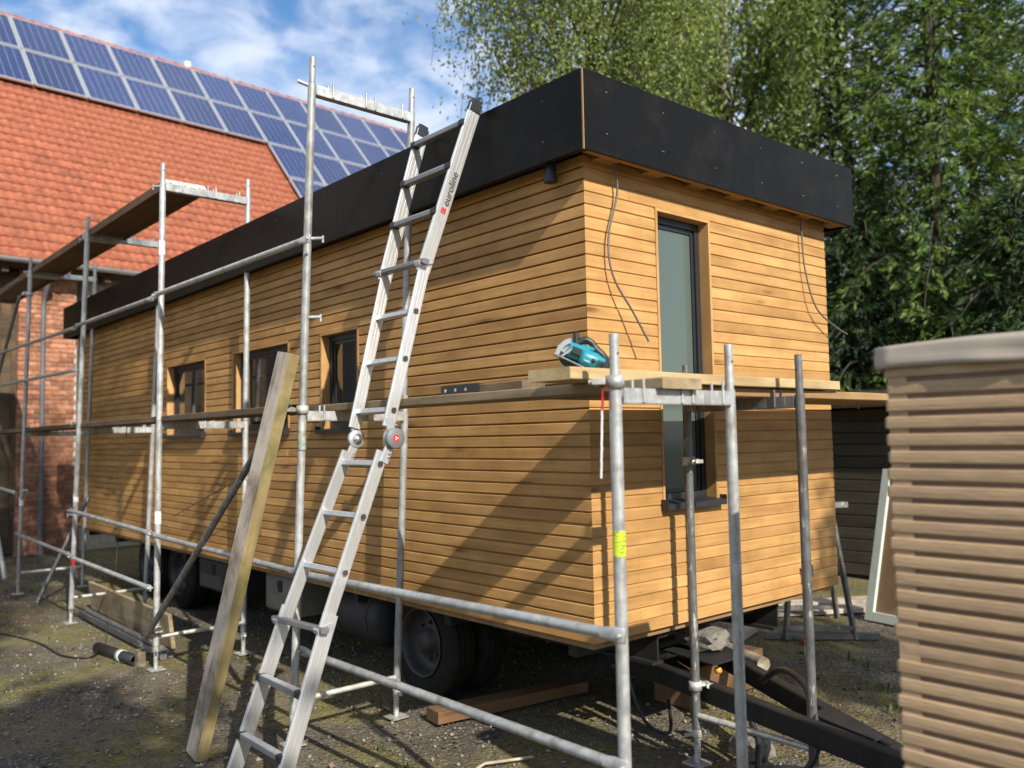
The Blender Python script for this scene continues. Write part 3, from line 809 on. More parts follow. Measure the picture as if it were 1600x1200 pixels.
# running gear
for x in (.62, 1.86):
    b_ = MB().box((x - .05, .10, -.23), (x + .05, LEN - .1, -.211)); b_.box((x - .05, .10, -.055), (x + .05, LEN - .1, -.036)); b_.box((x - .006, .1, -.211), (x + .006, LEN - .1, -.055))
    b_.build('chassis_beam', 'black_steel', wag)
for k in range(9):
    y = .25 + k * 1.15
    MB().box((.12, y, -.13), (.565, y + .07, -.037)).build('cross_member', 'black_steel', wag)
    MB().box((.675, y, -.13), (1.805, y + .07, -.037)).build('cross_member', 'black_steel', wag)
def wheel(y, xo, sgn):
    """twin wheel; xo outer face, sgn +1 when the wheel pair runs towards +x"""
    zc = GZ + .392
    root = bpy.data.objects.new('wheel', None); link(root, wag); root.location = Vector((xo, y, zc)) - wloc(wag)
    for k in range(2):
        x = xo + sgn * k * .255
        prof_ = [(.015, .235), (.0, .26), (.0, .31), (.012, .355), (.035, .383), (.06, .390), (.065, .384), (.07, .390), (.10, .392), (.105, .385), (.115, .392),
                 (.15, .390), (.155, .384), (.165, .388), (.19, .380), (.212, .35), (.22, .30), (.21, .235)]
        fix_normals(MB().lathe((x, y, zc), (sgn, 0, 0), prof_, 48).build('tyre', 'rubber', root))
    pr = [(.0, .238), (-.006, .23), (.01, .219), (.05, .205), (.10, .198), (.105, .150), (.085, .105), (.08, .08), (.03, .075), (.03, .0005)]
    fix_normals(MB().lathe((xo, y, zc), (sgn, 0, 0), pr, 48).build('rim', 'rim', root))
    nuts = MB()
    for k in range(8):
        a = 2 * math.pi * k / 8
        nuts.tube((xo + sgn * .07, y + .125 * math.cos(a), zc + .125 * math.sin(a)), (xo + sgn * .10, y + .125 * math.cos(a), zc + .125 * math.sin(a)), .013, 6)
    nuts.build('wheel_nuts', 'rust', root)
for y in (1.88, 6.45, 7.45):
    wheel(y, .21, 1); wheel(y, W - .10, -1)
    MB().tube((.4, y, GZ + .392), (W - .4, y, GZ + .392), .055, 12).build('axle', 'black_steel', wag)
    for x in (.62, 1.86):
        MB().path([(x, y - .55, -.24), (x, y - .25, -.31), (x, y, -.33), (x, y + .25, -.31), (x, y + .55, -.24)], .03, 6).build('leaf_spring', 'black_steel', wag)
def tbox(y0, y1, z0, mat):
    m = MB(); m.bar((.30, y0, (z0 - .04) / 2), (.30, y1, (z0 - .04) / 2), .46, -.04 - z0, (1, 0, 0), .02)
    o = m.build('tool_box', mat, wag)
    l = MB().box((.062, y0 + .03, z0 + .03), (.069, y1 - .03, -.07)); l.build('lid', mat, o)
    k = MB().box((.052, (y0 + y1) / 2 - .04, -.15), (.0615, (y0 + y1) / 2 + .04, -.09)); k.tube((.0535, (y0 + y1) / 2, -.15), (.0615, (y0 + y1) / 2, -.15), .04, 12)
    k.build('latch', 'membrane', o)
tbox(4.78, 5.5, -.35, 'tank'); tbox(3.42, 4.0, -.36, 'toolbox')
MB().lathe((.36, 2.36, -.26), (0, 1, 0), [(0, .0005), (0, .19), (.03, .215), (.70, .215), (.73, .19), (.73, .0005)], 28).build('water_tank', 'tank', wag)
for s_ in (.12, .55): MB().lathe((.36, 2.36 + s_, -.26), (0, 1, 0), [(0, .216), (0, .221), (.03, .221), (.03, .216)], 28).build('tank_strap', 'rust', wag)
MB().box((W - .065, 2.2, GZ + .12), (W - .05, LEN - .3, -.036)).build('light_block_panel', 'black_steel', wag)  # added unseen panel, keeps far-side light from reaching under the wagon
# drawbar: A frame running out under the end wall
MB().bar((.92, .75, -.33), (.42, -1.52, -.37), .07, .11, (1, 0, 0), .008).build('drawbar_beam', 'black_steel', wag)
MB().bar((1.66, .75, -.33), (.56, -1.30, -.37), .07, .11, (1, 0, 0), .008).build('drawbar_beam', 'black_steel', wag)
MB().bar((.36, -1.50, -.37), (.22, -2.05, -.37), .10, .10, (1, 0, 0), .03).build('drawbar_tongue', 'black_steel', wag)
MB().prism([(.62, -.85, -.305), (.80, -.85, -.305), (.60, -1.22, -.315), (.52, -1.22, -.315)], (0, 0, .012)).build('gusset_plate', 'black_steel', wag)
MB().prism([(.94, .35, -.25), (1.42, .35, -.25), (1.16, -.1, -.25), (.86, -.1, -.25)], (0, 0, .012)).build('gusset_plate', 'black_steel', wag)
MB().lathe((.20, -2.12, -.37), (0, 0, 1), [(-.03, .05), (-.03, .09), (.03, .09), (.03, .05), (-.03, .05)], 20).build('drawbar_eye', 'rust', wag)
MB().tube((.95, .55, -.3), (1.72, .55, -.3), .05, 12).build('turntable_bar', 'black_steel', wag)
MB().path(smooth([(.86, -.42, -.27), (.78, -.60, -.16), (.68, -.80, -.20), (.55, -.92, -.42), (.52, -.80, -.60), (.62, -.55, -.66), (.80, -.42, -.55), (.86, -.25, -.35)]), .017, 8).build('brake_hose', 'black_plastic', wag)
MB().path(smooth([(.40, .15, -.05), (.36, .10, -.25), (.40, .02, -.48), (.52, -.05, -.55), (.7, .1, -.45)]), .010, 8).build('brake_hose', 'black_plastic', wag)

# ================================================================== SCAFFOLD
XO, XI = -.85, -.12
TR = .0242
def pipe_hook(m, p, d):
    """short stub with a flat wedge plate at its end"""
    p = Vector(p); d = Vector(d).normalized()
    m.tube(p, p + d * .075, .011, 8)
    e = p + d * .072; m.tube(e - Vector((0, 0, .026)), e + Vector((0, 0, .016)), .0075, 6)
def frame(label, p_out, p_in, z0, z1, k=0., base=True, hooks=(), out_dir=None, mat='galv', spigot=.16, base_bar=True, sag=0.):
    """one welded scaffold frame: two posts, U transom with lock pins, base jacks"""
    po, pi = Vector((*p_out, 0)), Vector((*p_in, 0)); ax = (pi - po).normalized(); side = Vector((-ax.y, ax.x, 0))
    root = thing('scaffold_stand', label, 'scaffold', (po.x, po.y, GZ if base else z0), 'scaffold stands round the wagon')
    up = Vector((0, 0, 1))
    def at(p, z): return p + Vector((0, k * (z - 1.3), z))
    for p in (po, pi):
        lo = z0; ax_ = at(p, z1) - at(p, z0)
        o = MB().tube(at(p, lo), at(p, z1), TR, 16).build('post', mat, root)
        MB().tube(at(p, z1 - .02), at(p, z1 + spigot), .0188, 14).build('spigot', mat, o)
        hq = at(p, z1 + spigot * .62); MB().tube(hq - side * .0195, hq + side * .0195, .0055, 8).build('spigot_hole', 'dark_hole', o)
        if base:
            bq = at(p, GZ); j = MB(); j.tube(bq + up * .01, at(p, lo + .05), .0165, 12)
            for q_ in range(10): j.lathe(bq + up * (.03 + q_ * .016), (0, 0, 1), [(0, .0165), (.004, .0195), (.008, .0165)], 12)
            j.build('base_jack', 'galv_pale', o)
            nq = at(p, lo); nt = MB().tube(nq - up * .045, nq - up * .004, .027, 10)
            nt.bar(nq + side * .075 + ax * .02 - up * .025, nq - side * .075 - ax * .02 - up * .025, .016, .016, (0, 0, 1))
            nt.build('jack_nut', 'galv_pale', o)
            MB().bar(bq + Vector((-.06, 0, .006)), bq + Vector((.06, 0, .006)), .12, .010, (0, 1, 0)).build('base_plate', 'galv_pale', o)
    zt = z1 - .035
    tm = MB(); A, B = at(po, zt) + ax * (TR - .004), at(pi, zt) - ax * (TR - .004)
    for q_ in (-1, 1): tm.bar(A + side * q_ * .024, B + side * q_ * .024, .004, .058, side)
    tm.bar(A - up * .029, B - up * .029, .052, .004, side)
    t_o = tm.build('transom', mat, root)
    for f in (.16, .50, .60, .90):
        q = A.lerp(B, f)
        for s_ in (-1, 1):
            MB().tube(q + side * s_ * .029 - up * .025, q + side * s_ * .029 + up * .065, .0065, 7).build('lock_pin', mat, t_o)
    if base and base_bar:
        MB().tube(at(po, z0 + .07), at(pi, z0 + .07), .017, 10).build('base_bar', 'galv_pale', root)
    for z in hooks:
        m = MB(); pipe_hook(m, at(po, z) + out_dir * .02, out_dir); m.build('rail_hook', mat, root)
    return root
PY = {1: 1.545, 2: 3.99, 3: 6.31, 4: 8.70}
KY = {1: -.070, 2: -.025, 3: -.115, 4: -.10}
Z1 = 1.268; Z2 = 3.215; ZB = -.53
LFT = Vector((-.55, .83, 0)); RGT = Vector((.45, -.89, 0))
f0 = frame('near scaffold stand before the wagon corner, with yellow sticker on its post', (XO, -.955), (XI, -.96), ZB, Z1, spigot=.20)
f1 = frame('lower scaffold stand behind the ladder, its post beside the leaning timber', (XO, PY[1]), (XI, PY[1]), ZB, Z1, KY[1], spigot=.1)
f1u = frame('upper scaffold stand rising above the fascia beside the ladder top', (XO, PY[1]), (XI, PY[1] + .02), Z1 + .005, Z2, KY[1], base=False, hooks=(1.82, 2.29), out_dir=Vector((.75, -.66, 0)))
MB().tube((XO, PY[1] + KY[1] * 1.9, 3.20), (XO - .07, PY[1] + KY[1] * 1.9 + .04, 3.23), .012, 8).build('rail_hook', 'galv', f1u)
f2 = frame('lower scaffold stand with the dark brace tube at its foot', (XO, PY[2]), (XI, PY[2]), ZB, Z1, KY[2], spigot=.1)
f2u = frame('upper scaffold stand at the right end of the brown high deck', (XO, PY[2]), (XI, PY[2]), Z1 + .005, Z2, KY[2], base=False, hooks=(3.19,), out_dir=LFT)
f3 = frame('lower scaffold stand with a red tape band near its foot', (XO, PY[3]), (XI, PY[3]), ZB, Z1, KY[3], hooks=(1.32, .38), out_dir=LFT, spigot=.1)
f3u = frame('upper scaffold stand under the middle of the brown high deck', (XO, PY[3]), (XI, PY[3]), Z1 + .005, Z2, KY[3], base=False, hooks=(3.15,), out_dir=LFT)
f4 = frame('lower scaffold stand farthest left, in front of the brick pier', (XO, PY[4]), (XI, PY[4]), ZB, Z1, KY[4], hooks=(.55, 1.32), out_dir=RGT, spigot=.1)
f4u = frame('upper scaffold stand farthest left, just below the barn gutter', (XO, PY[4]), (XI, PY[4]), Z1 + .005, Z2, KY[4], base=False, hooks=(3.2, 2.95), out_dir=LFT)
# end-wall stand: stands across, posts one behind the other
fq = frame('scaffold stand set across the end wall under the pale planks', (.615, -.86), (.63, -.15), ZB, Z1, mat='galv_dark', spigot=.20)
def onp(n, z): return (XO, PY[n] + KY[n] * (z - 1.3))
# bands, stickers, tape on posts
def band(parent, p, z0, z1, mat, name, a0=0, a1=2 * math.pi):
    m = MB(); n = 18; r = TR + .0012
    pts = [(p[0] + r * math.cos(a0 + (a1 - a0) * k / n), p[1] + r * math.sin(a0 + (a1 - a0) * k / n)) for k in range(n + 1)]
    m.add([(x, y, z0) for x, y in pts] + [(x, y, z1) for x, y in pts], [(k, k + 1, n + 2 + k, n + 1 + k) for k in range(n)], True)
    return m.build(name, mat, parent)
band(f0, (XO, -.955), .63, .725, 'sticker', 'sticker', math.radians(150), math.radians(325))
band(f3, onp(3, -.08), -.13, -.02, 'red', 'tape_band')
band(f4, onp(4, .42), .36, .47, 'white_print', 'tape_band')
band(f2u, onp(2, 2.68), 2.62, 2.74, 'white_print', 'tape_band')
band(f2, onp(2, .49), .44, .54, 'white_print', 'tape_band')
band(f3, onp(3, .55), .51, .59, 'white_print', 'tape_band')
band(f1, onp(1, 1.1), 1.03, 1.15, 'smear', 'paint_smear', math.radians(150), math.radians(330))
# coupler on the near post, P1 and the thin inner post of the end frame
def coupler(parent, p, z, d):
    m = MB(); p = Vector((p[0], p[1], z))
    m.lathe(p - Vector((0, 0, .024)), (0, 0, 1), [(0, TR), (0, .036), (.048, .036), (.048, TR)], 16)
    d = Vector(d).normalized(); s = Vector((-d.y, d.x, 0))
    m.tube(p + d * .02, p + d * .10, .010, 8); m.tube(p + d * .07 - s * .022, p + d * .07 + s * .022, .016, 6)
    m.bar(p + d * .035 + s * .03, p + d * .085 + s * .03, .02, .03, (0, 0, 1))
    return m.build('coupler', 'galv_pale', parent)
coupler(f0, (XO, -.955), 1.285, (-.65, .75, 0))
coupler(f1, onp(1, 1.27), 1.27, (-.5, .85, 0))
coupler(fq, (.63, -.15), .93, (-.4, -.9, 0)); coupler(fq, (.63, -.15), -.30, (.8, -.6, 0))
coupler(f2, onp(2, -.4), -.40, (-.3, -.95, 0))
coupler(f4u, onp(4, 2.93), 2.93, (-.4, .9, 0))

def rail(label, a, b, r=.0192, mat='galv', flat=True, name='guard_rail', cat='rail', group='scaffold rails'):
    a, b = Vector(a), Vector(b); d = (b - a).normalized()
    m = MB()
    if flat:
        m.tube(a + d * .09, b - d * .09, r, 14)
        for p, s in ((a, 1), (b, -1)):
            # flattened ends, from round to flat plate
            q = p + d * s * .09; n = 14
            s1 = Vector((0, 0, 1)); s1 = (s1 - d * s1.dot(d)).normalized(); s2 = d.cross(s1)
            r0 = [q + (s1 * math.cos(2 * math.pi * k / n) + s2 * math.sin(2 * math.pi * k / n)) * r for k in range(n)]
            r1 = [p + d * s * .04 + s1 * math.cos(2 * math.pi * k / n) * r * 1.35 + s2 * math.sin(2 * math.pi * k / n) * .004 for k in range(n)]
            r2 = [p - d * s * .02 + s1 * math.cos(2 * math.pi * k / n) * r * 1.35 + s2 * math.sin(2 * math.pi * k / n) * .004 for k in range(n)]
            m.add(r0 + r1 + r2, [(k, (k + 1) % n, n + (k + 1) % n, n + k) for k in range(n)] + [(n + k, n + (k + 1) % n, 2 * n + (k + 1) % n, 2 * n + k) for k in range(n)] + [tuple(range(2 * n, 3 * n))], True)
            m.tube(p - s2 * .02, p + s2 * .025, .008, 8)
    else:
        m.tube(a, b, r, 14)
    o = fix_normals(m.build(name, mat, origin=(a + b) / 2))
    return tag(o, label, cat, group)
XR = -.905
rail('guard rail crossing the black fascia between two upright posts', (XR, 1.36, 2.262), (XR, 3.97, 2.285))
rail('guard rail before the far end of the fascia, under the high deck', (XR, 3.99, 2.265), (XR, 6.27, 2.285))
rail('guard rail crossing the sunlit brick pier', (XR, 6.29, 2.27), (XR, 9.9, 2.32))
rail('lower guard rail crossing the brick pier at knee height above the deck', (XR, 6.27, 1.84), (XR, 9.9, 1.89))
rail('steel ledger along the wagon skirt left of the brace tube', (XR, 6.40, .43), (XR, 4.02, .37))
rail('steel ledger along the wagon skirt behind the leaning timber', (XR, 4.0, .36), (XR, 1.50, .32))
rail('grey ledger across the wagon skirt from the ladder to the near post', (XR, 1.50, .315), (XR, -1.0, .352), r=.0215, mat='galv')
rail('low ledger in front of the brown board on the ground', (XR, 6.37, -.03), (XR, 4.02, -.065))
rail('low ledger at the foot of the brick pier', (XR, 8.78, .03), (XR, 6.42, -.01))
rail('low grey ledger across the tyre down to the near post', (XR, 1.46, -.122), (XR, -1.0, -.118), r=.0215, mat='galv')
rail('short ledger leaving the picture beside the far left post', (XR, 8.9, .52), (XR, 11.2, .60), mat='galv_pale')
rail('dark diagonal brace tube rising from the ground behind the leaning timber', (-.925, 1.60, 1.32), (-.925, 4.06, -.46), r=.0242, mat='galv_dark', flat=False, name='brace_tube', cat='tube')
rail('dull brace tube slanting to the ground before the brick pier', (-.25, 8.2, .45), (-.83, 8.05, GZ), r=.0242, mat='galv_dark', flat=False, name='brace_tube', cat='tube')
rail('brace tube slanting down from the top of the far left post', (XR, 8.80, 2.93), (XR, 11.3, 1.0), r=.021, mat='galv_dark', flat=False, name='brace_tube', cat='tube')
rail('pale tube sloping from the picture edge to the far left foot', (XR - .05, 10.4, .75), (XR - .12, 8.72, -.50), r=.026, mat='galv_pale', flat=False, name='brace_tube', cat='tube')
rail('handrail leaving the picture below the barn gutter', (XR, 8.75, 3.14), (XR, 11.4, 3.10), r=.019, mat='galv_dark', flat=False)

def plank(label, p, q, w, t, mat, side, name='scaffold_plank', band_=True, group='scaffold planks'):
    """plank from p to q (centre line), grain along its length"""
    p, q = Vector(p), Vector(q); d = q - p; L_ = d.length; d.normalize()
    a = Vector(side); a = (a - d * a.dot(d)).normalized(); b = d.cross(a)
    m = MB(); n = 9
    # slightly wavy plank in local space, X along the grain
    sec = [(-w / 2 + .004, -t / 2), (w / 2 - .004, -t / 2), (w / 2, -t / 2 + .004), (w / 2, t / 2 - .004), (w / 2 - .004, t / 2), (-w / 2 + .004, t / 2), (-w / 2, t / 2 - .004), (-w / 2, -t / 2 + .004)]
    vs = []; ph = random.uniform(0, 6)
    for i in range(n):
        x = -L_ / 2 + L_ * i / (n - 1); bow = .003 * math.sin(i * .9 + ph)
        for u, v in sec: vs.append((x, u + bow + random.uniform(-.0008, .0008), v + random.uniform(-.0008, .0008)))
    k = len(sec)
    fs = [(i * k + j, i * k + (j + 1) % k, (i + 1) * k + (j + 1) % k, (i + 1) * k + j) for i in range(n - 1) for j in range(k)] + [tuple(range(k - 1, -1, -1)), tuple(range((n - 1) * k, n * k))]
    me = bpy.data.meshes.new(name); me.from_pydata(vs, [], fs); me.materials.append(M[mat])
    o = bpy.data.objects.new(name, me); COL.objects.link(o)
    o.matrix_world = Matrix(((d.x, a.x, b.x, (p.x + q.x) / 2), (d.y, a.y, b.y, (p.y + q.y) / 2), (d.z, a.z, b.z, (p.z + q.z) / 2), (0, 0, 0, 1)))
    if label: tag(o, label, 'plank', group)
    if band_:
        for s in (-1, 1):
            bb = MB().box((s * L_ / 2 - .018, -w / 2 - .0015, -t / 2 - .0015), (s * L_ / 2 + .0015, w / 2 + .0015, t / 2 + .0015))
            mb = bpy.data.meshes.new('end_band'); mb.from_pydata([tuple(x) for x in bb.v], [], bb.f); mb.materials.append(M['rust'])
            e = bpy.data.objects.new('end_band', mb); link(e, o)
    return o
ZD = Z1 + .0165       # centre height of the deck planks
where = [(1.72, 4.08, 'between the leaning timber and the dark brace post'), (4.02, 6.38, 'left of the first window'), (6.42, 8.80, 'before the far end of the wagon'), (8.84, 11.3, 'before the brick pier')]
for a, b, w_ in where:
    plank('deck plank ' + w_, (-.70, a, ZD), (-.70, b, ZD), .29, .045, 'plank_dark', (1, 0, 0))
plank('weathered deck plank passing behind the ladder', (-.52, 1.74, ZD), (-.52, -1.02, ZD), .25, .044, 'plank', (1, 0, 0), band_=False)
# end wall decks: lower dark pair, pale plank on top
plank('dark lower plank along the end wall reaching past its right edge', (-.39, -.275, ZD), (2.95, -.25, ZD), .31, .044, 'plank', (0, 1, 0))
plank('brown round-edged timber running from the end wall behind the board stack', (-.39, -.565, ZD), (2.9, -.54, ZD), .25, .044, 'timber', (0, 1, 0))
pp = plank('pale plank under the circular saw, on top of the deck', (-.90, -.64, ZD + .047), (1.31, -.58, ZD + .053), .24, .049, 'plank_light', (0, 1, 0), band_=False)
# board lying along the long wall with a black perforated end fitting
bp_ = plank('grimy short board with black perforated steel end lying before the cladding', (-.52, -.14, ZD + .0445), (-.52, .22, ZD + .0445), .15, .042, 'plank_dark', (1, 0, 0), band_=False)
fit = MB(); fit.box((-.005, -.085, -.027), (.31, -.080, .027)); fit.box((-.005, .080, -.027), (.31, .085, .027)); fit.box((.02, -.0795, -.0275), (.30, .0795, -.0245))
fm = bpy.data.meshes.new('end_fitting'); fm.from_pydata([(v.x + .14, v.y, v.z) for v in fit.v], [], fit.f); fm.materials.append(M['black_plastic'])
fo = bpy.data.objects.new('end_fitting', fm); link(fo, bp_)
for k in range(3):
    for sd in (-1, 1):
        hm = MB().tube((.24 + k * .085, sd * .0858, 0), (.24 + k * .085, sd * .085, 0), .009, 12)
        hmm = bpy.data.meshes.new('bolt_hole'); hmm.from_pydata([tuple(v) for v in hm.v], [], hm.f); hmm.materials.append(M['galv_pale'])
        ho = bpy.data.objects.new('bolt_hole', hmm); link(ho, bp_)
# high deck: plywood decks with steel end plates
def deck(label, y0, y1):
    root = thing('high_deck', label, 'scaffold deck', (-.66, (y0 + y1) / 2, Z2 - .02), 'brown plywood decks up high')
    o = MB().box((-.82, y0 + .02, Z2 - .005), (-.51, y1 - .02, Z2 + .010)).build('deck_panel', 'ply', root, origin=(-.66, (y0 + y1) / 2, Z2))
    o.data.transform(Matrix.Rotation(R(90), 4, 'Z')); o.rotation_euler.z = R(-90)
    for x in (-.835, -.508): MB().box((x, y0 + .02, Z2 - .035), (x + .014, y1 - .02, Z2 + .035)).build('side_rail', 'ply', root)
    for y in (y0, y1 - .02):
        e = MB().box((-.835, y, Z2 - .035), (-.494, y + .019, Z2 + .04)).build('end_plate', 'galv_pale', root)
        for k in range(3):
            MB().tube((-.78 + k * .12, y - .0008, Z2 + .005), (-.78 + k * .12, y + .0, Z2 + .005), .010, 10).build('plate_hole', 'dark_hole', e)
deck('brown plywood high deck nearest the camera, with steel end plate', 3.96, 6.28)
deck('brown plywood high deck left of the nearer one', 6.31, 8.74)
deck('brown plywood high deck ending above the picture edge near the barn', 8.77, 11.2)

# red and white strip hanging on the near post
ms = MB()
for k in range(6):
    z1_ = 1.28 - k * .06
    ms.add([(XO - .042, -.925 + .003 * k, z1_), (XO - .020, -.915 + .003 * k, z1_), (XO - .022, -.915 + .003 * (k + 1), z1_ - .06), (XO - .040, -.922 + .003 * (k + 1), z1_ - .06)], [(0, 1, 2, 3)])
so = ms.build('warning_strip', 'white_print', origin=(XO - .03, -.92, 1.1)); tag(so, 'torn white and red strip hanging beside the near post', 'tape strip')
rr_ = MB(); rr_.add([(XO - .0425, -.9275, 1.275), (XO - .0195, -.9175, 1.275), (XO - .0215, -.9125, 1.18), (XO - .0415, -.9205, 1.18)], [(0, 1, 2, 3)])
rr_.build('red_end', 'red', so)

# leaning timber
lt = plank('tall weathered grey timber leaning on the scaffold post left of the ladder', (-1.36, 1.86, GZ + .02), (-.955, 1.515, 1.60), .165, .07, 'lean', (0, 1, 0), name='leaning_timber', band_=False, group=None)
lt.data.materials.append(M['algae'])
for pl in lt.data.polygons:
    if pl.normal.y < -.6: pl.material_index = 1
tag(lt, 'tall weathered grey timber leaning on the scaffold post left of the ladder', 'timber')

# ================================================================== LADDER
lad = thing('hinged_ladder', 'silver folding aluminium ladder leaning against the black fascia', 'ladder', (-1.35, 1.1, GZ))
UP = Vector((0, 0, 1))
tR, tL = Vector((-.208, .653, 3.006)), Vector((-.208, 1.185, 3.006))
mR, mL = Vector((-.47, .800, 2.08)), Vector((-.467, 1.210, 2.085))
hR, hL = Vector((-.735, .790, 1.15)), Vector((-.735, 1.155, 1.15))
gR, gL = Vector((-.775, .785, 1.02)), Vector((-.775, 1.160, 1.02))
bR, bL = Vector((-1.077, .863, .129)), Vector((-1.082, 1.317, .114))
eR, eL = Vector((-1.365, .858, -.70)), Vector((-1.365, 1.372, -.70))
YD = Vector((0, 1, 0))
def stile(p, q, w, t, name, mat='alu'):
    """hollow-looking stile: t along y, w across, with two raised ribs on the outer faces"""
    d = (q - p).normalized(); a = (YD - d * d.dot(YD)).normalized(); b = d.cross(a)
    m = MB(); m.bar(p, q, t, w, YD, .003)
    for s in (-1, 1):
        for f in (-.30, 0, .30): m.bar(p + a * s * t / 2 + b * w * f, q + a * s * t / 2 + b * w * f, .003, .006, a)
        m.bar(p + b * s * w / 2 , q + b * s * w / 2, .004, t * .45, b)
    return fix_normals(m.build(name, mat, lad))
sUR = stile(mR - (tR - mR) * .06, tR, .082, .027, 'outer_stile'); sUL = stile(mL - (tL - mL) * .06, tL, .082, .027, 'outer_stile')
off = Vector((0, .006, 0))
stile(hR + off, mR + off + (tR - mR) * .02, .068, .024, 'inner_stile'); stile(hL - off, mL - off + (tL - mL) * .02, .068, .024, 'inner_stile')
stile(gR + off, bR + off * 2, .068, .024, 'inner_stile'); stile(gL - off, bL - off * 2, .068, .024, 'inner_stile')
stile(bR + (gR - bR) * .07, eR, .082, .027, 'outer_stile'); stile(bL + (gL - bL) * .07, eL, .082, .027, 'outer_stile')
def lerp(a, b, t): return a + (b - a) * t
def rung(pa, pb, kind):
    m = MB(); d = (pb - pa).normalized()
    if kind == 'inner':
        m.bar(pa, pb, .030, .030, Vector((.4, 0, 1)), .003)
        o = m.build('rung', 'alu_dull', lad)
        for p, s in ((pa, -1), (pb, 1)):
            MB().bar(p + YD * s * .0165, p + YD * s * .0178, .026, .026, Vector((.0, 0, 1)), .003).build('rung_socket', 'dark_hole', o)
    else:
        m.bar(pa, pb, .042, .030, Vector((1, 0, -.1)), .004); o = m.build('rung', 'rung_grey', lad)
        MB().bar(lerp(pa, pb, .06) + UP * .016, lerp(pa, pb, .94) + UP * .016, .036, .005, Vector((1, 0, 0))).build('tread', 'alu_dull', o)
        for p, q in ((pa, pb), (pb, pa)):
            e = (q - p).normalized(); MB().bar(p - e * .004, p + e * .035, .050, .040, Vector((1, 0, -.1)), .006).build('rung_end', 'black_plastic', o)
def on(a, b, z): return lerp(a, b, (z - a.z) / (b.z - a.z))
FRT = Vector((-.034, 0, -.004))
for z in (2.900, 2.643, 2.377): rung(on(mR, tR, z) + FRT, on(mL, tL, z) + FRT, 'outer')
for z in (1.795, 1.525, 1.242): rung(on(hR, mR, z), on(hL, mL, z), 'inner')
for z in (.955, .681, .398): rung(on(gR, bR, z), on(gL, bL, z), 'inner')
for z in (-.178, -.466): rung(on(bR, eR, z) + FRT, on(bL, eL, z) + FRT, 'outer')
# lock brackets where the sections slide into one another
for a, b in ((mR, mL), (bR, bL)):
    e = YD * .05
    m = MB().bar(a + FRT - e, b + FRT + e, .046, .030, Vector((1, 0, -.1)), .006); o = m.build('rung', 'rung_grey', lad)
    for p in (a, b):
        MB().bar(p + FRT * .4 - YD * .024, p + FRT * .4 + YD * .024, .10, .032, Vector((1, 0, .25)), .006).build('lock_bracket', 'alu_dull', o)
    MB().tube(b + FRT + e, b + FRT + e * 1.5, .012, 10).build('lock_pin', 'steel', o)
# hinges
for p0, p1, q0, out in ((hR, gR, 'right', -1), (hL, gL, 'left', 1)):
    c = (p0 + p1) / 2 + Vector((.016, 0, 0)); c2 = c + Vector((.022, 0, .004))
    m = MB(); m.lathe(c2 - YD * .014, (0, 1, 0), [(0, .0005), (0, .048), (.004, .052), (.024, .052), (.028, .048), (.028, .0005)], 28)
    m.bar(c2 + UP * .01, p0 + UP * .05, .016, .050, YD, .003); m.bar(c2 - UP * .01, p1 - UP * .06, .018, .050, YD, .003)
    h = m.build('hinge', 'alu_dull', lad)
    f = c2 - YD * .0145
    if q0 == 'right':
        MB().lathe(f, (0, -1, 0), [(0, .056), (.026, .056), (.030, .052), (.030, .0005)], 32).build('hinge_cap', 'grey_plastic', h)
        MB().lathe(f - YD * .0304, (0, -1, 0), [(0, .021), (.0006, .0005)], 24, False).build('cap_badge', 'red', h)
        for k in range(3):
            a = k * 2.1; MB().tube(f - YD * .031 + Vector((.007 * math.cos(a), 0, .007 * math.sin(a))), f - YD * .0316 + Vector((.007 * math.cos(a), 0, .007 * math.sin(a))), .004, 10).build('badge_mark', 'white_print', h)
    else:
        MB().lathe(f, (0, -1, 0), [(0, .032), (.006, .030), (.010, .018), (.016, .016), (.018, .0005)], 24).build('hinge_bolt', 'steel', h)
    for z_ in (.075, .095, -.085, -.105):
        r_ = c2 + (p0 - p1).normalized() * z_ - YD * .013
        MB().tube(r_ - YD * .004, r_, .006, 8).build('rivet', 'steel', h)
# end shoes
for t_, m_, s in ((tR, mR, 1), (tL, mL, 1), (eR, bR, 1), (eL, bL, 1)):
    d = (t_ - m_).normalized()
    m = MB(); m.bar(t_ - d * .045, t_ + d * .012, .034, .092, YD, .012); m.bar(t_ + d * .0125, t_ + d * .034, .026, .074, YD, .012)
    m.build('end_shoe', 'black_plastic', lad)
# printed name on the upper right stile
def text_mesh(body, size, extrude=.0003, shear=.0):
    cu = bpy.data.curves.new('lettering', 'FONT'); cu.body = body; cu.size = size; cu.extrude = extrude; cu.shear = shear; cu.align_x = 'LEFT'; cu.align_y = 'CENTER'
    cu.resolution_u = 3
    to = bpy.data.objects.new('tmp_text', cu); COL.objects.link(to)
    dg = bpy.context.evaluated_depsgraph_get(); me_ = bpy.data.meshes.new_from_object(to.evaluated_get(dg))
    bpy.data.objects.remove(to, do_unlink=True); bpy.data.curves.remove(cu)
    return me_
d = (tR - mR).normalized(); nrm = (-YD + d * d.dot(YD)).normalized(); upv = nrm.cross(d)
def on_stile(me_, name, mat, at, parent):
    me_.materials.clear(); me_.materials.append(M[mat]); o = bpy.data.objects.new(name, me_); link(o, parent)
    p = at + nrm * .0158 - wloc(parent)
    o.matrix_local = Matrix(((d.x, upv.x, nrm.x, p.x), (d.y, upv.y, nrm.y, p.y), (d.z, upv.z, nrm.z, p.z), (0, 0, 0, 1)))
    return o
tpos = on(mR, tR, 2.395)
on_stile(text_mesh('euroline', .062, shear=.18), 'lettering', 'ink', tpos + d * .012 - upv * .003, sUR)
lg = MB(); 
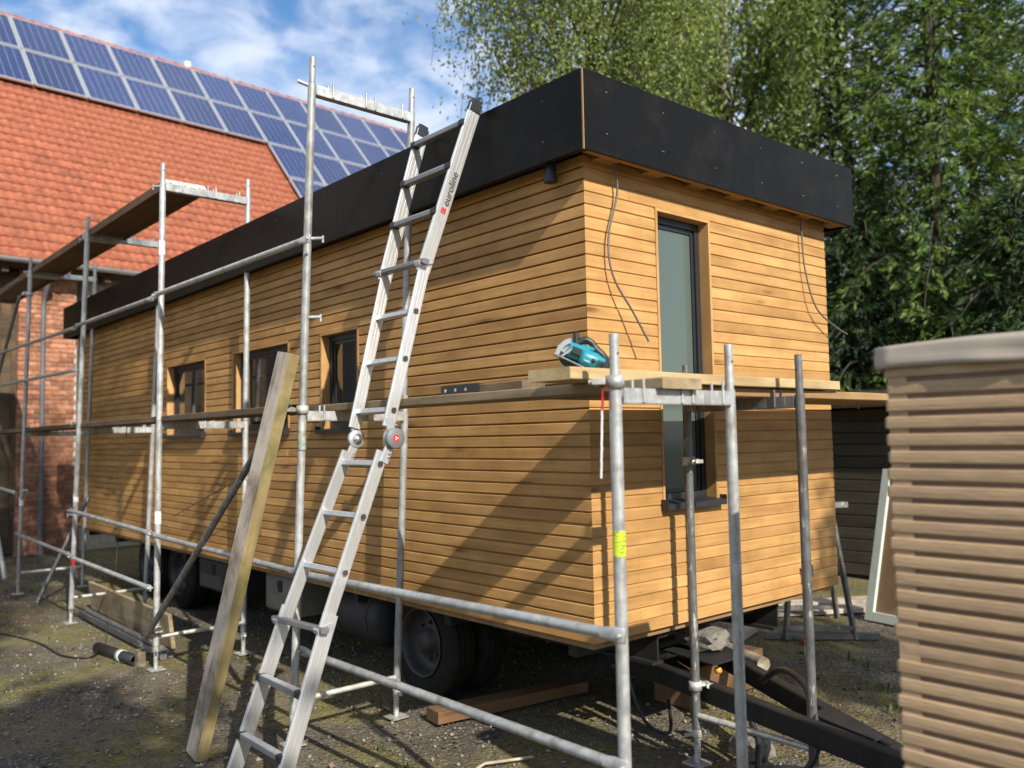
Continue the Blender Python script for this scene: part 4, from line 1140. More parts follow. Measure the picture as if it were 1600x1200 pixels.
for (x0, y0, x1, y1) in ((-.036, -.016, -.026, -.004), (-.024, -.016, -.014, -.006), (-.012, -.016, -.004, -.002), (-.036, -.002, -.022, .006), (-.020, -.004, -.008, .008), (-.034, .008, -.026, .017), (-.022, .010, -.012, .017), (-.010, .004, -.003, .015)):
    lg.box((x0, y0, 0), (x1, y1, .0006))
lm_ = bpy.data.meshes.new('logo'); lm_.from_pydata([tuple(v) for v in lg.v], [], lg.f)
on_stile(lm_, 'logo_mark', 'red', tpos + d * .004, sUR)

# ================================================================== CIRCULAR SAW
# local frame: x along the motor, y towards the back, z up; rests tilted on the pale plank
SAW = Matrix.Translation((-.70, -.64, ZD + .0735)) @ Matrix.Rotation(math.atan2(CAM_R.y, CAM_R.x), 4, 'Z') @ Matrix.Scale(.88, 4)
saw = thing('circular_saw', 'teal and black cordless circular saw lying on the pale plank', 'circular saw', SAW.translation)
TILT = Matrix.Rotation(R(22), 4, 'Y')
def sbuild(m, name, mat, parent=None, tilt=True):
    return fix_normals(m.xf(SAW @ Matrix.Translation((.0, 0, .058)) @ (TILT if tilt else Matrix.Identity(4))).build(name, mat, parent or saw))
m = MB(); m.lathe((-.015, -.01, .0), (1, 0, 0), [(0, .0005), (0, .040), (.02, .046), (.075, .044), (.10, .036), (.118, .033), (.122, .028), (.122, .0005)], 26)
motor = sbuild(m, 'motor_housing', 'teal')
m = MB(); m.bar((-.075, -.012, .012), (.02, -.012, .014), .062, .074, (0, 1, 0), .016); sbuild(m, 'gear_case', 'teal')
m = MB()
for k in range(5): m.box((.070 + k * .008, -.0565, -.014), (.074 + k * .008, -.0405, .014))
sbuild(m, 'vent_slots', 'black_plastic', motor)
m = MB(); m.lathe((.052, -.050, .0), (0, -1, 0), [(0, .0005), (0, .012), (.007, .011), (.0075, .0005)], 16); sbuild(m, 'brush_cap', 'black_plastic', motor)
# upper blade guard: silver half shell
m = MB(); n = 18; cx, cz, ro, ri = -.052, .004, .074, .050
arc = [math.radians(-12 + 200 * k / n) for k in range(n + 1)]
ol = [(cx + ro * math.cos(a), cz + ro * math.sin(a)) for a in arc]; il = [(cx + ri * math.cos(a), cz + ri * math.sin(a)) for a in arc]
for (x0, z0), (x1, z1), (x2, z2), (x3, z3) in zip(ol[:-1], ol[1:], il[1:], il[:-1]):
    m.prism([(x0, .016, z0), (x1, .016, z1), (x2, .016, z2), (x3, .016, z3)], (0, .040, 0))
sbuild(m, 'blade_guard', 'steel')
m = MB(); m.lathe((cx, .036, cz - .004), (0, 1, 0), [(0, .0005), (0, .068), (.0016, .068), (.0016, .0005)], 40, False); sbuild(m, 'blade', 'steel')
m = MB(); m.prism([(cx + .066 * math.cos(a), .026, cz - .004 + .066 * math.sin(a)) for a in np.linspace(math.pi * 1.02, math.pi * 1.98, 14)], (0, .02, 0)); sbuild(m, 'lower_guard', 'black_plastic')
# base shoe: thin tilted plate
m = MB(); m.bar((-.135, .0, -.032), (.035, .0, -.046), .105, .004, (0, 1, 0)); shoe = sbuild(m, 'base_shoe', 'steel')
m = MB(); m.bar((-.120, -.045, -.030), (-.120, -.045, .012), .020, .006, (1, 0, 0)); m.bar((-.095, -.040, -.03), (-.06, -.04, .02), .012, .008, (0, 1, 0)); sbuild(m, 'depth_bracket', 'steel', shoe)
m = MB(); m.bar((-.062, -.048, .012), (-.015, -.048, .010), .026, .040, (0, 1, 0), .008); sbuild(m, 'bevel_knob', 'black_plastic')
# rear D handle
hp = smooth([(-.045, .005, .058), (-.018, .005, .086), (.018, .005, .082), (.048, .005, .060), (.085, .005, .045), (.115, .005, .020), (.118, .005, -.004)], 5)
m = MB(); m.path(hp, [.017 if i < 14 else .020 for i in range(len(hp))], 12); handle = sbuild(m, 'handle', 'black_plastic')
m = MB(); m.tube((-.050, .004, .050), (-.068, .004, .096), .017, 14, .015); m.lathe((-.068, .004, .096), (-.3, 0, .9), [(0, .015), (.006, .012), (.009, .0005)], 14); sbuild(m, 'front_grip', 'black_plastic')
m = MB(); m.bar((-.03, .004, .04), (.04, .004, .056), .036, .028, (0, 1, 0), .01); sbuild(m, 'handle_bridge', 'teal')
m = MB(); m.bar((.108, .01, -.030), (.108, .01, .042), .062, .050, (0, 1, 0), .008); sbuild(m, 'battery', 'black_plastic')
tm_ = text_mesh('makita', .0125, .0003, .15); tm_.materials.append(M['white_print'])
to = bpy.data.objects.new('lettering', tm_); link(to, motor)
to.matrix_local = Matrix.Translation(-wloc(motor)) @ SAW @ Matrix.Translation((0, 0, .058)) @ TILT @ Matrix.Translation((.004, -.0572, -.012)) @ Matrix.Rotation(R(90), 4, 'X')

# ================================================================== BOARD STACK, right foreground
stk = thing('board_stack', 'tall stack of tan fibre boards under a pale plastic sheet at right edge', 'board stack', (-.25, -2.6, GZ))
SX, SY = -.575, -1.86
NB = 36; BP = (1.30 - GZ - .06) / NB
MB().box((SX + .0075, SY - 1.58, GZ + .062), (SX + .60, SY - .075, 1.30)).build('core', 'fibre_dark', stk)
MB().box((SX + .0055, SY - .073, GZ + .062), (SX + .60, SY - .012, 1.30)).build('edge_strip', 'fibre', stk)
for k in range(3): MB().box((SX + .03 + k * .22, SY - 1.55, GZ), (SX + .13 + k * .22, SY - .05, GZ + .0605)).build('bearer', 'timber', stk)
for k in range(NB):
    z0 = GZ + .064 + k * BP; h = BP * .70
    dx, dy = random.uniform(-.0025, .0015), random.uniform(-.008, .006)
    if k == NB - 17: dy -= .012; dx += .006
    ch = .003
    y0, y1, x0, x1 = SY - 1.6, SY + dy, SX + dx, SX + .61
    # rounded front edge profile in x-z, extruded along y; rounded far corner
    prof_ = [(x1, z0), (x0 + ch, z0), (x0 + .0008, z0 + .004), (x0, z0 + h * .5), (x0 + .0008, z0 + h - .004), (x0 + ch, z0 + h), (x1, z0 + h)]
    m = MB(); n = len(prof_)
    vs = [(x, y0, z) for x, z in prof_] + [(x, y1 - .010, z) for x, z in prof_] + [(x + (.007 if i not in (0, n - 1) else 0), y1, z0 + (z - z0) * .86 + h * .07) for i, (x, z) in enumerate(prof_)]
    fs = [(r * n + i, r * n + (i + 1) % n, (r + 1) * n + (i + 1) % n, (r + 1) * n + i) for r in range(2) for i in range(n)] + [tuple(range(n)), tuple(range(3 * n - 1, 2 * n - 1, -1))]
    m.add(vs, fs); fix_normals(m.build('fibre_board', 'fibre', stk, origin=((x0 + x1) / 2, y1, z0)))
# draped sheet
nx_, ny_ = 12, 34
def sheet_pt(i, j):
    u = i / (nx_ - 1); v = j / (ny_ - 1)
    y = SY + .018 - v * 1.66
    wob = .006 * math.sin(v * 23) + .004 * math.sin(v * 51 + 1) + .003 * math.sin(v * 90 + 2)
    zt = 1.350 + .004 * math.sin(v * 5) - .002 * math.cos(v * 17)
    if u < .42:                       # front skirt hanging down
        k = u / .42; x = SX - .012 + wob * (1 - k) * .9 - .004 * math.sin(k * 5 + v * 9); z = 1.276 + .005 * math.sin(v * 13 + .6) + (zt - .006 - 1.276) * k
    elif u < .5:
        k = (u - .42) / .08; x = SX - .012 + .012 * k; z = zt - .006 + .006 * math.sin(k * 1.57)
    else:
        k = (u - .5) / .5; x = SX + .0 + k * .6; z = zt + .004 * math.sin(k * 9 + v * 7)
    if j == 0: z -= .003
    return (x, y, z)
m = MB(); vs = [sheet_pt(i, j) for j in range(ny_) for i in range(nx_)]
m.add(vs, [(j * nx_ + i, j * nx_ + i + 1, (j + 1) * nx_ + i + 1, (j + 1) * nx_ + i) for j in range(ny_ - 1) for i in range(nx_ - 1)], True)
# far-end flap
fl = [(sheet_pt(i, 0)[0], sheet_pt(i, 0)[1] + .0, 1.276) for i in range(nx_)]
m.add([sheet_pt(i, 0) for i in range(nx_)] + [(x, y - .002, z + .012 * math.sin(i)) for i, (x, y, z) in enumerate(fl)], [(i, i + 1, nx_ + i + 1, nx_ + i) for i in range(5, nx_ - 1)], True)
sh = m.build('cover_sheet', 'sheet', stk)
sol = sh.modifiers.new('thick', 'SOLIDIFY'); sol.thickness = .006

# ================================================================== THINGS ON THE GROUND
eb = plank('long brown board standing on edge beside the steel tubes', (-.50, 7.10, GZ + .17), (-.52, 4.62, GZ + .16), .035, .30, 'plank', (1, 0, .12), name='edge_board', band_=False, group=None)
tag(eb, 'long brown board standing on edge beside the steel tubes', 'board')
for i, (x, ya, yb, r_, lb) in enumerate(((-.62, 4.35, 6.9, .030, 'dark steel tube on the ground right against the edge board'), (-.70, 4.30, 6.85, .030, 'dark steel tube on the ground next to the innermost tube'),
                                     (-.665, 4.42, 6.7, .026, 'dark steel tube lying on top of the two inner tubes'))):
    z = GZ + r_ + (.048 if i == 2 else 0)
    o = MB().tube((x, ya, z), (x + .02, yb, z), r_, 14).build('steel_tube', 'galv_dark', origin=(x, (ya + yb) / 2, z)); tag(o, lb, 'tube', 'steel tubes on the ground')
pe = thing('short_pipe', 'short black pipe with open ends lying before the brace foot', 'pipe', (-.93, 4.5, GZ))
fix_normals(MB().lathe((-1.02, 5.0, GZ + .045), (.11, -.86, 0), [(0, .036), (0, .044), (.72, .044), (.72, .036), (0, .036)], 20).build('pipe_wall', 'black_plastic', pe))
MB().lathe((-.965, 4.57, GZ + .045), (.11, -.86, 0), [(0, .044), (0, .050), (.06, .050), (.06, .044)], 20).build('sleeve', 'galv_pale', pe)
o = MB().box((-.93, 4.22, GZ + .0), (-.87, 4.30, GZ + .13)).build('wood_block', 'lean', origin=(-.9, 4.26, GZ)); tag(o, 'small upright wood block beside the short black pipe', 'wood block')
o = plank('brown timber under the twin tyre', (-.02, 1.42, GZ + .045), (1.15, 1.25, GZ + .045), .16, .075, 'timber_dark', (0, 1, 0), name='tyre_timber', band_=False, group=None); tag(o, 'brown timber lying by the foot of the twin tyre', 'timber')
o = MB().path([(-.46, .55, GZ + .012), (-.25, .62, GZ + .02), (.02, .52, GZ + .014)], .009, 7).build('pale_stick', 'lean', origin=(-.2, .55, GZ)); tag(o, 'thin pale stick lying on the gravel below the wagon corner', 'stick')
# black cable across the gravel and thin rope lines
def gzp(x, y, dz=.012): return (x, y, float(gh(np.array(x), np.array(y))) + dz)
o = MB().path(smooth([gzp(-1.9, 8.4), gzp(-1.75, 7.4), gzp(-1.45, 6.5), gzp(-1.3, 5.8), gzp(-1.28, 5.1), gzp(-1.15, 4.8), gzp(-1.02, 4.95, .02)]), .008, 7).build('yard_cable', 'black_wire', origin=(-1.5, 6.5, GZ)); tag(o, 'black cable snaking over the gravel at far left', 'cable')
o = MB().path(smooth([(-.80, 4.95, 1.32), (-.84, 5.0, .5), (-.90, 4.98, -.2), (-.98, 4.95, GZ + .03)]), .003, 6).build('hanging_cord', 'rust', origin=(-.9, 5, GZ)); tag(o, 'thin brown cord hanging down beside the edge board', 'cord')
o = MB().path([(-.16, 3.15, 1.20), (-.15, 4.0, .78), (-.16, 5.6, .36)], .004, 6).build('slack_line', 'rust', origin=(-.15, 4, .8)); tag(o, 'thin dark line slanting across the lower cladding', 'line')
# under the end: concrete block, round posts, rubble
def rock(name, label, c, s, mat, cat, seed):
    r_ = random.Random(seed); m = MB(); n = 8
    import bmesh
    bm = bmesh.new(); bmesh.ops.create_icosphere(bm, subdivisions=3, radius=1)
    for v in bm.verts:
        k = max(abs(v.co.x), abs(v.co.y), abs(v.co.z)); v.co = v.co.lerp(v.co / k * .82, .85) * (1 + r_.uniform(-.06, .06) + .09 * math.sin(v.co.x * 5 + seed) * math.sin(v.co.y * 4 + v.co.z * 3))
        v.co = Vector((v.co.x * s[0], v.co.y * s[1], v.co.z * s[2]))
    me_ = bpy.data.meshes.new(name); bm.to_mesh(me_); bm.free(); me_.materials.append(M[mat])
    o = bpy.data.objects.new(name, me_); COL.objects.link(o); o.location = c; o.rotation_euler = (r_.uniform(-.15, .15), r_.uniform(-.1, .1), r_.uniform(0, 3))
    return tag(o, label, cat)
rock('concrete_block', 'rough grey concrete block sitting on the drawbar frame', (1.12, .17, -.165), (.17, .12, .07), 'concrete', 'concrete block', 3)
rock('concrete_block', 'broken stone lying on the ground left of the drawbar', (.95, -.28, GZ + .05), (.13, .10, .07), 'concrete', 'stone', 5)
rock('concrete_block', 'flat mossy stone under the drawbar tongue', (.78, -.72, GZ + .035), (.20, .14, .05), 'concrete', 'stone', 8)
for i, (a, b, lb) in enumerate((((1.80, .95, GZ + .30), (1.36, -.02, GZ + .33), 'round grey post lying beside the concrete block, nearer one'), ((2.0, .90, GZ + .31), (1.60, .05, GZ + .32), 'round grey post lying beside the concrete block, farther one'))):
    o = MB().path([a, lerp(Vector(a), Vector(b), .5), b], .047, 14).build('round_post', 'lean', origin=a); tag(o, lb, 'post')
o = MB().box((1.35, .45, GZ), (2.2, .75, GZ + .252)).build('timber_crib', 'timber_dark', origin=(1.8, .6, GZ)); tag(o, 'squat timber block carrying the round posts under the wagon', 'timber')
o = MB().lathe((1.02, -.02, -.33), (0, 0, 1), [(0, .0005), (0, .02), (.012, .024), (.03, .018), (.035, .0005)], 14).build('yellow_cap', 'amber', origin=(1.02, -.02, GZ)); tag(o, 'small amber cap at the side of the drawbar beam', 'cap')
# behind the wagon on the right: steel trestle, orange cap, planks, white frame, shed
tr = thing('steel_trestle', 'grey and green steel trestle standing behind the wagon end', 'trestle', (3.6, 1.0, GZ))  # dark steel parts below stand in for the shade around the trestle
T = [(3.48, 1.06), (3.90, .64), (4.20, 1.62), (4.62, 1.20)]
topz = .40
for i, (x, y) in enumerate(T):
    cx, cy = 4.05, 1.13
    MB().bar((x, y, GZ), (x + (cx - x) * .45, y + (cy - y) * .45, topz), .042, .042, (1, 0, 0), .004).build('leg', 'green_paint' if i == 2 else 'galv_dark', tr)
MB().bar((3.48, 1.06, GZ + .10), (3.90, .64, GZ + .10), .035, .035, (0, 0, 1)).build('brace', 'galv_dark', tr)
MB().bar((4.20, 1.62, GZ + .10), (4.62, 1.20, GZ + .10), .035, .035, (0, 0, 1)).build('brace', 'galv_dark', tr)
MB().bar((3.75, 1.35, topz), (4.35, .91, topz), .05, .06, (0, 0, 1)).build('top_bar', 'galv_dark', tr)
MB().bar((3.40, 1.20, GZ + .03), (4.05, .50, GZ + .03), .05, .05, (0, 0, 1)).build('foot_bar', 'galv_dark', tr)
o = MB().lathe((3.50, .86, GZ), (0, 0, 1), [(0, .0005), (0, .055), (.03, .055), (.055, .035), (.06, .0005)], 18).build('orange_cap', 'orange', origin=(3.5, .86, GZ)); tag(o, 'bright orange plastic cap on the ground by the trestle', 'cap')
for i, (a, b, lb) in enumerate((((3.35, 2.3, GZ + .03), (6.0, .6, GZ + .03), 'grey plank lying behind the trestle'), ((3.4, 2.65, GZ + .03), (6.2, .95, GZ + .03), 'grey plank lying farthest behind the trestle'), ((2.7, 1.25, GZ + .03), (3.55, 1.5, GZ + .03), 'short blue-grey plank lying in front of the trestle'))):
    plank(lb, a, b, .22, .045, 'lean', (-.6, .8, 0), band_=False, group='planks lying behind the wagon')
wf = thing('leaning_window', 'white window frame with brown packing leaning behind the board stack', 'window frame', (4.75, .75, GZ))
wf['kind'] = 'thing'
fa, fb = Vector((4.72, .92, GZ)), Vector((4.55, .10, GZ)); ln_ = Vector((.30, -.10, 1.42))
for p, q in ((fa, fa + ln_), (fb, fb + ln_)): MB().bar(p, q, .09, .06, (fb - fa), .004).build('frame_bar', 'white_paint', wf)
for t_ in (.03, .97): MB().bar(fa + ln_ * t_ + (fb - fa) * .06, fb + ln_ * t_ - (fb - fa) * .06, .09, .06, ln_, .004).build('frame_bar', 'white_paint', wf)
MB().prism([fa + ln_ * .06 + (fb - fa) * .06, fb + ln_ * .06 - (fb - fa) * .06, fb + ln_ * .94 - (fb - fa) * .06, fa + ln_ * .94 + (fb - fa) * .06], (.02, .004, -.004)).build('packing', 'cardboard', wf)
# dark shed with horizontal boards
shed = thing('garden_shed', 'dark board-clad shed behind the wagon end', 'shed', (8.2, 2.4, GZ))
SHX = 6.9
MB().box((SHX + .03, -.2, GZ), (SHX + 2.4, 5.0, 1.35)).build('shed_wall', 'shed', shed)
for k in range(14):
    z0 = GZ + .04 + k * .145
    o = MB().bar((SHX + .012, -.2, z0 + .07), (SHX + .012, 5.0, z0 + .07), .026, .135, (1, 0, 0), .006).build('shed_board', 'shed', shed, origin=(SHX, 2.4, z0))
    o.data.transform(Matrix.Rotation(R(90), 4, 'Z')); o.rotation_euler.z = R(-90)
MB().prism([(SHX - .25, -.4, 1.36), (SHX + 2.7, -.4, 1.75), (SHX + 2.7, 5.2, 1.75), (SHX - .25, 5.2, 1.36)], (0, 0, .06)).build('shed_roof', 'shed', shed)

# ================================================================== LOOSE STUFF ON THE GROUND
def ground_pts(n, x0, x1, y0, y1):
    P = np.stack([rng.uniform(x0, x1, n), rng.uniform(y0, y1, n)], -1); return P
# pebbles: squashed octahedra
def pebbles(n, x0, x1, y0, y1, smin, smax, name, label):
    P = ground_pts(n, x0, x1, y0, y1); s = smin * (smax / smin) ** (rng.random(n) ** 2.2)
    z = gh(P[:, 0], P[:, 1]) + s * .18
    base = np.array([(1, 0, 0), (0, 1, 0), (-1, 0, 0), (0, -1, 0), (0, 0, .62), (0, 0, -.6)], float)
    th = rng.uniform(0, 6.28, n); V = np.repeat(base[None], n, 0) * (1 + rng.uniform(-.35, .35, (n, 6, 1)))
    c, si = np.cos(th)[:, None], np.sin(th)[:, None]
    X = V[..., 0] * c - V[..., 1] * si * .75; Y = V[..., 0] * si + V[..., 1] * c * .75
    V = np.stack([X, Y, V[..., 2]], -1) * s[:, None, None] * .5 + np.concatenate([P, z[:, None]], 1)[:, None]
    fs = np.array([(0, 1, 4), (1, 2, 4), (2, 3, 4), (3, 0, 4), (1, 0, 5), (2, 1, 5), (3, 2, 5), (0, 3, 5)])
    me_ = bpy.data.meshes.new(name); me_.vertices.add(n * 6); me_.vertices.foreach_set('co', V.reshape(-1).astype(np.float32))
    I = (fs[None] + (np.arange(n) * 6)[:, None, None]).reshape(-1).astype(np.int32)
    me_.loops.add(len(I)); me_.loops.foreach_set('vertex_index', I); me_.polygons.add(n * 8); me_.polygons.foreach_set('loop_start', np.arange(n * 8, dtype=np.int32) * 3)
    me_.update(); me_.validate(); me_.materials.append(M['pebble'])
    o = bpy.data.objects.new(name, me_); COL.objects.link(o); o['kind'] = 'stuff'; o['label'] = label; o['category'] = 'gravel'
    return o
pebbles(34000, -3.2, 3.5, -1.8, 12.5, .006, .045, 'gravel', 'loose gravel stones scattered over the mossy ground')
n = 3800
P = np.concatenate([ground_pts(n // 2, -2.8, 4.2, -1.6, 4.0), ground_pts(n // 2, -1.3, 5.5, -1.0, 11)]); n = len(P)
C = np.concatenate([P, (gh(P[:, 0], P[:, 1]) + rng.uniform(.006, .022, n))[:, None]], 1)
D = np.stack([rng.normal(size=n), rng.normal(size=n), rng.normal(size=n) * .25], -1); D /= np.linalg.norm(D, axis=1, keepdims=True)
S = np.cross(D, np.stack([rng.normal(size=n) * .25, rng.normal(size=n) * .25, np.ones(n)], -1)); S /= np.linalg.norm(S, axis=1, keepdims=True)
l_ = rng.uniform(.015, .045, (n, 1)); w_ = l_ * rng.uniform(.4, .8, (n, 1))
V = np.stack([C, C + D * l_ * .4 + S * w_ * .5, C + D * l_, C + D * l_ * .5 - S * w_ * .5], 1)
o = mesh_quads('leaf_litter', V, 'litter', kind='stuff'); o['label'] = 'dry brown leaves scattered on the ground'; o['category'] = 'leaves'
# weeds and moss tufts
tuft = [(-.62, 9.1, 26, .10), (-1.15, 5.4, 10, .05), (2.3, -.5, 18, .08), (1.9, -.9, 16, .07), (2.7, -.15, 14, .08), (1.5, -1.0, 14, .06), (1.35, -.5, 10, .06), (-1.0, .6, 10, .05), (-.55, .9, 12, .05), (3.2, .2, 16, .09), (.9, -1.1, 14, .07), (-.3, .2, 8, .05)]
for k in range(90): tuft.append((random.uniform(-2.6, 3.8), random.uniform(-1.4, 9), random.randint(4, 9), random.uniform(.02, .05)))
CC, DD, LL = [], [], []
for x, y, k, h in tuft:
    for _ in range(k):
        px, py = x + random.gauss(0, .05), y + random.gauss(0, .05)
        CC.append((px, py, float(gh(np.array(px), np.array(py))))); DD.append((random.gauss(0, .5), random.gauss(0, .5), 1)); LL.append(h * random.uniform(.5, 1.3))
V = leaves(np.array(CC), np.array(DD), np.array(LL), np.array(LL) * .22)
o = mesh_quads('weeds', V, 'grass', kind='stuff'); o['label'] = 'small green weeds sprouting from the gravel'; o['category'] = 'weeds'

# ================================================================== TREES
def trunk_mesh(m, pts, rad, n=10): m.path(smooth(pts, 4), list(np.interp(np.linspace(0, 1, (len(pts) - 1) * 4 + 1), np.linspace(0, 1, len(rad)), rad)), n)
def birch(label, base, height, crad, zlow, nlimb, ntwig, leaf_mat, leaf_len, seed, droop=1.2, group=None, lean=(0, 0), hang=1.0, cat='tree', name='birch_tree', zpow=.8, nleaf=22, clump=.16):
    r_ = np.random.default_rng(seed); base = np.array(base, float)
    root = thing(name, label, cat, tuple(base), group)
    tm = MB(); top = base + np.array([lean[0], lean[1], height])
    tp = [base - np.array([0, 0, .1]), base + (top - base) * .3 + r_.normal(0, .1, 3), base + (top - base) * .65 + r_.normal(0, .15, 3), top]
    r0 = height * .013 + .05
    trunk_mesh(tm, [tuple(p) for p in tp], [r0, r0 * .75, r0 * .45, .02], 12)
    tm.build('trunk', 'birch_bark' if 'birch' in name else 'bark', root)
    limbs = MB(); tips = []
    for k in range(nlimb):
        u = (k + r_.random()) / nlimb
        zf = zlow + (1 - zlow) * u ** zpow * .95
        p0 = base + (top - base) * max(zf - .14, .12)
        a = r_.uniform(0, 2 * math.pi); prof_r = crad * (math.sin(math.pi * min(1, .18 + .82 * (1 - u) ** .7)) ** .6 * .9 + .1) * r_.uniform(.62, 1.1)
        e = base + (top - base) * zf + np.array([math.cos(a) * prof_r, math.sin(a) * prof_r, height * .03 * r_.uniform(-1, 1.5)])
        mid = (p0 + e) / 2 + np.array([0, 0, prof_r * .25])
        pts = [tuple(p0), tuple(p0 * .55 + mid * .45 + r_.normal(0, .06, 3)), tuple(mid), tuple((mid + e) / 2 + r_.normal(0, .08, 3)), tuple(e)]
        sp = smooth(pts, 3)
        limbs.path(sp, list(np.linspace(.008 + r0 * .13 * (1 - u * .6), .005, len(sp))), 6, False)
        tips.append(np.array([tuple(p) for p in sp]))
    C, D = [], []
    tw = MB()
    for k in range(ntwig):
        sp = tips[r_.integers(len(tips))]; t = r_.uniform(.28, 1) ** .75 * (len(sp) - 1); i = int(min(t, len(sp) - 2)); p = sp[i] + (sp[i + 1] - sp[i]) * (t - i)
        p = p + r_.normal(0, .16, 3)
        L_ = r_.uniform(.35, 1.0) * hang
        out = r_.normal(0, 1, 3); out[2] *= .3; out /= np.linalg.norm(out)
        q = [p + out * L_ * .35 * s + np.array([0, 0, -droop * L_ * s * s]) for s in np.linspace(0, 1, 5)]
        if k % 3 == 0: tw.path([tuple(x) for x in q], [.006, .005, .004, .003, .002], 4, False)
        m_ = int(nleaf * L_ / hang) + 4
        s = r_.uniform(.05, 1.05, m_); base_p = np.array([[np.interp(ss, np.linspace(0, 1, 5), [qq[d_] for qq in q]) for d_ in range(3)] for ss in s])
        C.append(base_p + r_.normal(0, clump * .45, (m_, 3))); dd = r_.normal(0, .6, (m_, 3)); dd[:, 2] -= .9; D.append(dd)
    lb_ = limbs.build('limbs', 'bark', root); lb_['kind'] = 'stuff'; tb_ = tw.build('twigs', 'bark', root); tb_['kind'] = 'stuff'
    C = np.concatenate(C); D = np.concatenate(D); ln = leaf_len * r_.uniform(.65, 1.25, len(C))
    V = leaves(C, D, ln, ln * r_.uniform(.6, .85, len(C)))
    o = mesh_quads('crown', V, leaf_mat, root, loc=tuple(base)); o['kind'] = 'stuff'
    return root
def conifer(label, base, height, crad, nbr, seed, leaf_mat='conifer_leaf', zlow=.03, group=None, spray=.235, dens=1.0, lean=(0, 0)):
    r_ = np.random.default_rng(seed); base = np.array(base, float); root = thing('conifer_tree', label, 'tree', tuple(base), group)
    top = base + np.array([lean[0], lean[1], height])
    MB().path([tuple(base - np.array([0, 0, .1])), tuple((base + top) / 2 + r_.normal(0, .08, 3)), tuple(top)], [height * .008 + .04, height * .006 + .02, .015], 12).build('trunk', 'bark', root)
    br = MB(); C, D, LN = [], [], []
    for k in range(nbr):
        u = (k + r_.random()) / nbr; zf = zlow + (1 - zlow) * u
        L_ = crad * (1 - u) ** .45 * r_.uniform(.62, 1.12) + .12
        a = k * 2.399 + r_.uniform(-.4, .4); h = np.array([math.cos(a), math.sin(a), 0])
        p0 = base + (top - base) * zf
        q = np.array([p0 + h * L_ * s + np.array([0, 0, L_ * (.22 * math.sin(s * 2.2) - .55 * s * s)]) for s in np.linspace(0, 1, 7)])
        br.path([tuple(x) for x in q], list(np.linspace(.022, .004, 7)), 5, False)
        side = np.array([-h[1], h[0], 0])
        ns = int((9 + L_ * 22) * dens)
        for s in r_.uniform(.06, 1.02, ns):
            b = np.array([np.interp(s, np.linspace(0, 1, 7), q[:, d_]) for d_ in range(3)])
            sg = r_.choice([-1, 1]); spread = (1.05 - s) * L_ * .42 + .05
            c = b + side * sg * r_.random() * spread + np.array([0, 0, -.35 * r_.random() * spread]) + r_.normal(0, .04, 3)
            main = h * r_.uniform(.4, 1) + side * sg * r_.uniform(.1, .9) + np.array([0, 0, r_.uniform(-.95, -.15)]); main /= np.linalg.norm(main)
            sl = spray * r_.uniform(.6, 1.3); perp = np.cross(main, r_.normal(0, 1, 3)); perp /= np.linalg.norm(perp)
            for j in range(11):
                f = j / 10; dirn = main + perp * ((j % 2) * 2 - 1) * (.75 * (1 - f) + .05)
                C.append(c + main * sl * f * .8); D.append(dirn); LN.append(sl * (.50 - .26 * f))
    bo_ = br.build('branches', 'bark', root); bo_['kind'] = 'stuff'
    C, D, LN = np.array(C), np.array(D), np.array(LN)
    V = leaves(C, D, LN, LN * .24)
    o = mesh_quads('crown', V, leaf_mat, root, loc=tuple(base)); o['kind'] = 'stuff'
    return root
birch('pale green birch with hanging twigs above the black fascia', (5.75, 5.25, GZ), 11.0, 2.35, .50, 66, 2700, 'birch_leaf', .056, 5, hang=1.15, lean=(-.7, -.75), nleaf=26, zpow=1.15)
birch('darker birch standing right of the pale one, behind the fascia corner', (8.6, 4.9, GZ), 11.0, 2.6, .36, 44, 1700, 'broad_leaf', .08, 9, hang=1.0, lean=(-.3, -.2), nleaf=24, clump=.24)
birch('tall leafy tree far behind the conifers', (13.2, 7.6, GZ), 13, 3.6, .22, 60, 900, 'broad_leaf', .13, 21, hang=1.2, name='broadleaf_tree', nleaf=20, clump=.35)
conifer('green conifer just right of the wagon roof corner', (9.7, 3.75, GZ), 11.0, 2.0, 200, 3, group='conifers behind the wagon')
conifer('large green conifer above the board stack', (9.8, 2.2, GZ), 11.5, 2.1, 210, 4, group='conifers behind the wagon')
conifer('green conifer filling the right edge above the board stack', (10.6, .55, GZ), 11.5, 2.2, 200, 6, group='conifers behind the wagon')
conifer('dark conifer behind the others near the right edge', (13.8, 3.2, GZ), 12, 2.6, 150, 8, group='conifers behind the wagon', spray=.28)
conifer('low dark conifer beside the wagon end wall above the shed', (8.9, 2.9, GZ), 5.6, 1.6, 130, 12, leaf_mat='shade_leaf', group='conifers behind the wagon')  # this and the next take the darker leaves in place of shade
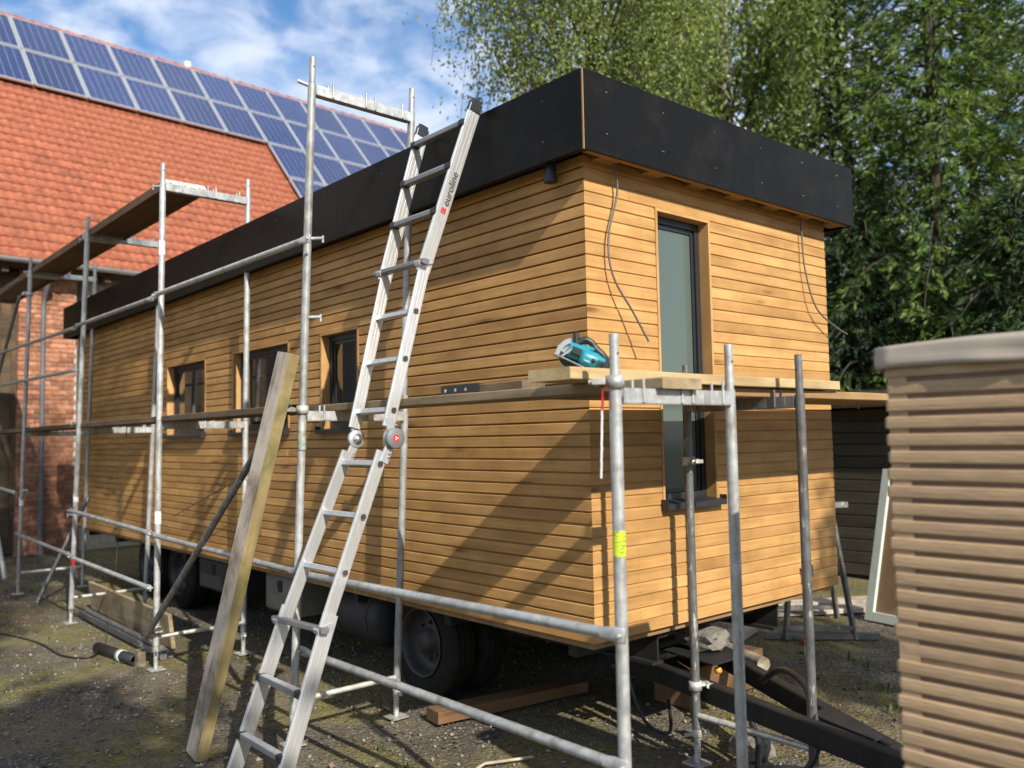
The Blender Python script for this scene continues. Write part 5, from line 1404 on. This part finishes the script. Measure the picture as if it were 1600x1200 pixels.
conifer('low dark conifer filling the gap over the board stack', (9.3, .95, GZ), 5.0, 1.6, 120, 14, leaf_mat='shade_leaf', group='conifers behind the wagon')
# hedge closing the view under the trees
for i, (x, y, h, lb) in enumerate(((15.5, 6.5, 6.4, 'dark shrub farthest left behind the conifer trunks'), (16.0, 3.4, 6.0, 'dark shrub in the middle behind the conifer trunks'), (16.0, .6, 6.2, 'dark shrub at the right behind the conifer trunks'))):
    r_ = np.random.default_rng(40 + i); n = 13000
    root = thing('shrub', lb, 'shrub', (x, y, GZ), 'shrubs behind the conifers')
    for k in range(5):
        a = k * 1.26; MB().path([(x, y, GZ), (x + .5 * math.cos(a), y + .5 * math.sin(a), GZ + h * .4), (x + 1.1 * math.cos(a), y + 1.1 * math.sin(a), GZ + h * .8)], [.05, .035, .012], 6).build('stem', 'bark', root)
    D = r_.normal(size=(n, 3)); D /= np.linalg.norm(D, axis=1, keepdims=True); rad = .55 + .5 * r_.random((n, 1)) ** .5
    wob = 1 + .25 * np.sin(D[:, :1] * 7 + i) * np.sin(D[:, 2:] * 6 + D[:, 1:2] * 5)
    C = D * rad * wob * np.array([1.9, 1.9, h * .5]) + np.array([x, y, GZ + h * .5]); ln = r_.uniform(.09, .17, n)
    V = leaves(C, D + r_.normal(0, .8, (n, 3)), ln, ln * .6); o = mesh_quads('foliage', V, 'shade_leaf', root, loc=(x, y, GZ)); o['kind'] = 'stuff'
# the slim tree on the sunny side that throws its shade over the yard and the foot of the barn
birch('tall slim tree shading the foot of the barn, leaves only at its top', (-5.45, -9.6, GZ), 18.6, 1.9, .64, 40, 520, 'broad_leaf', .15, 31, hang=.9, name='slim_tree', nleaf=18, clump=.3)
birch('shorter slim tree shading the yard in front', (-4.8, -8.6, GZ), 9.2, 1.3, .1, 60, 1250, 'broad_leaf', .16, 35, hang=.6, name='slim_tree', nleaf=18, clump=.3)
birch('slim tree shading the ground behind the wagon end', (.85, -10.8, GZ), 10.5, 1.0, .2, 36, 420, 'broad_leaf', .15, 33, hang=.8, name='slim_tree', nleaf=16, clump=.28)
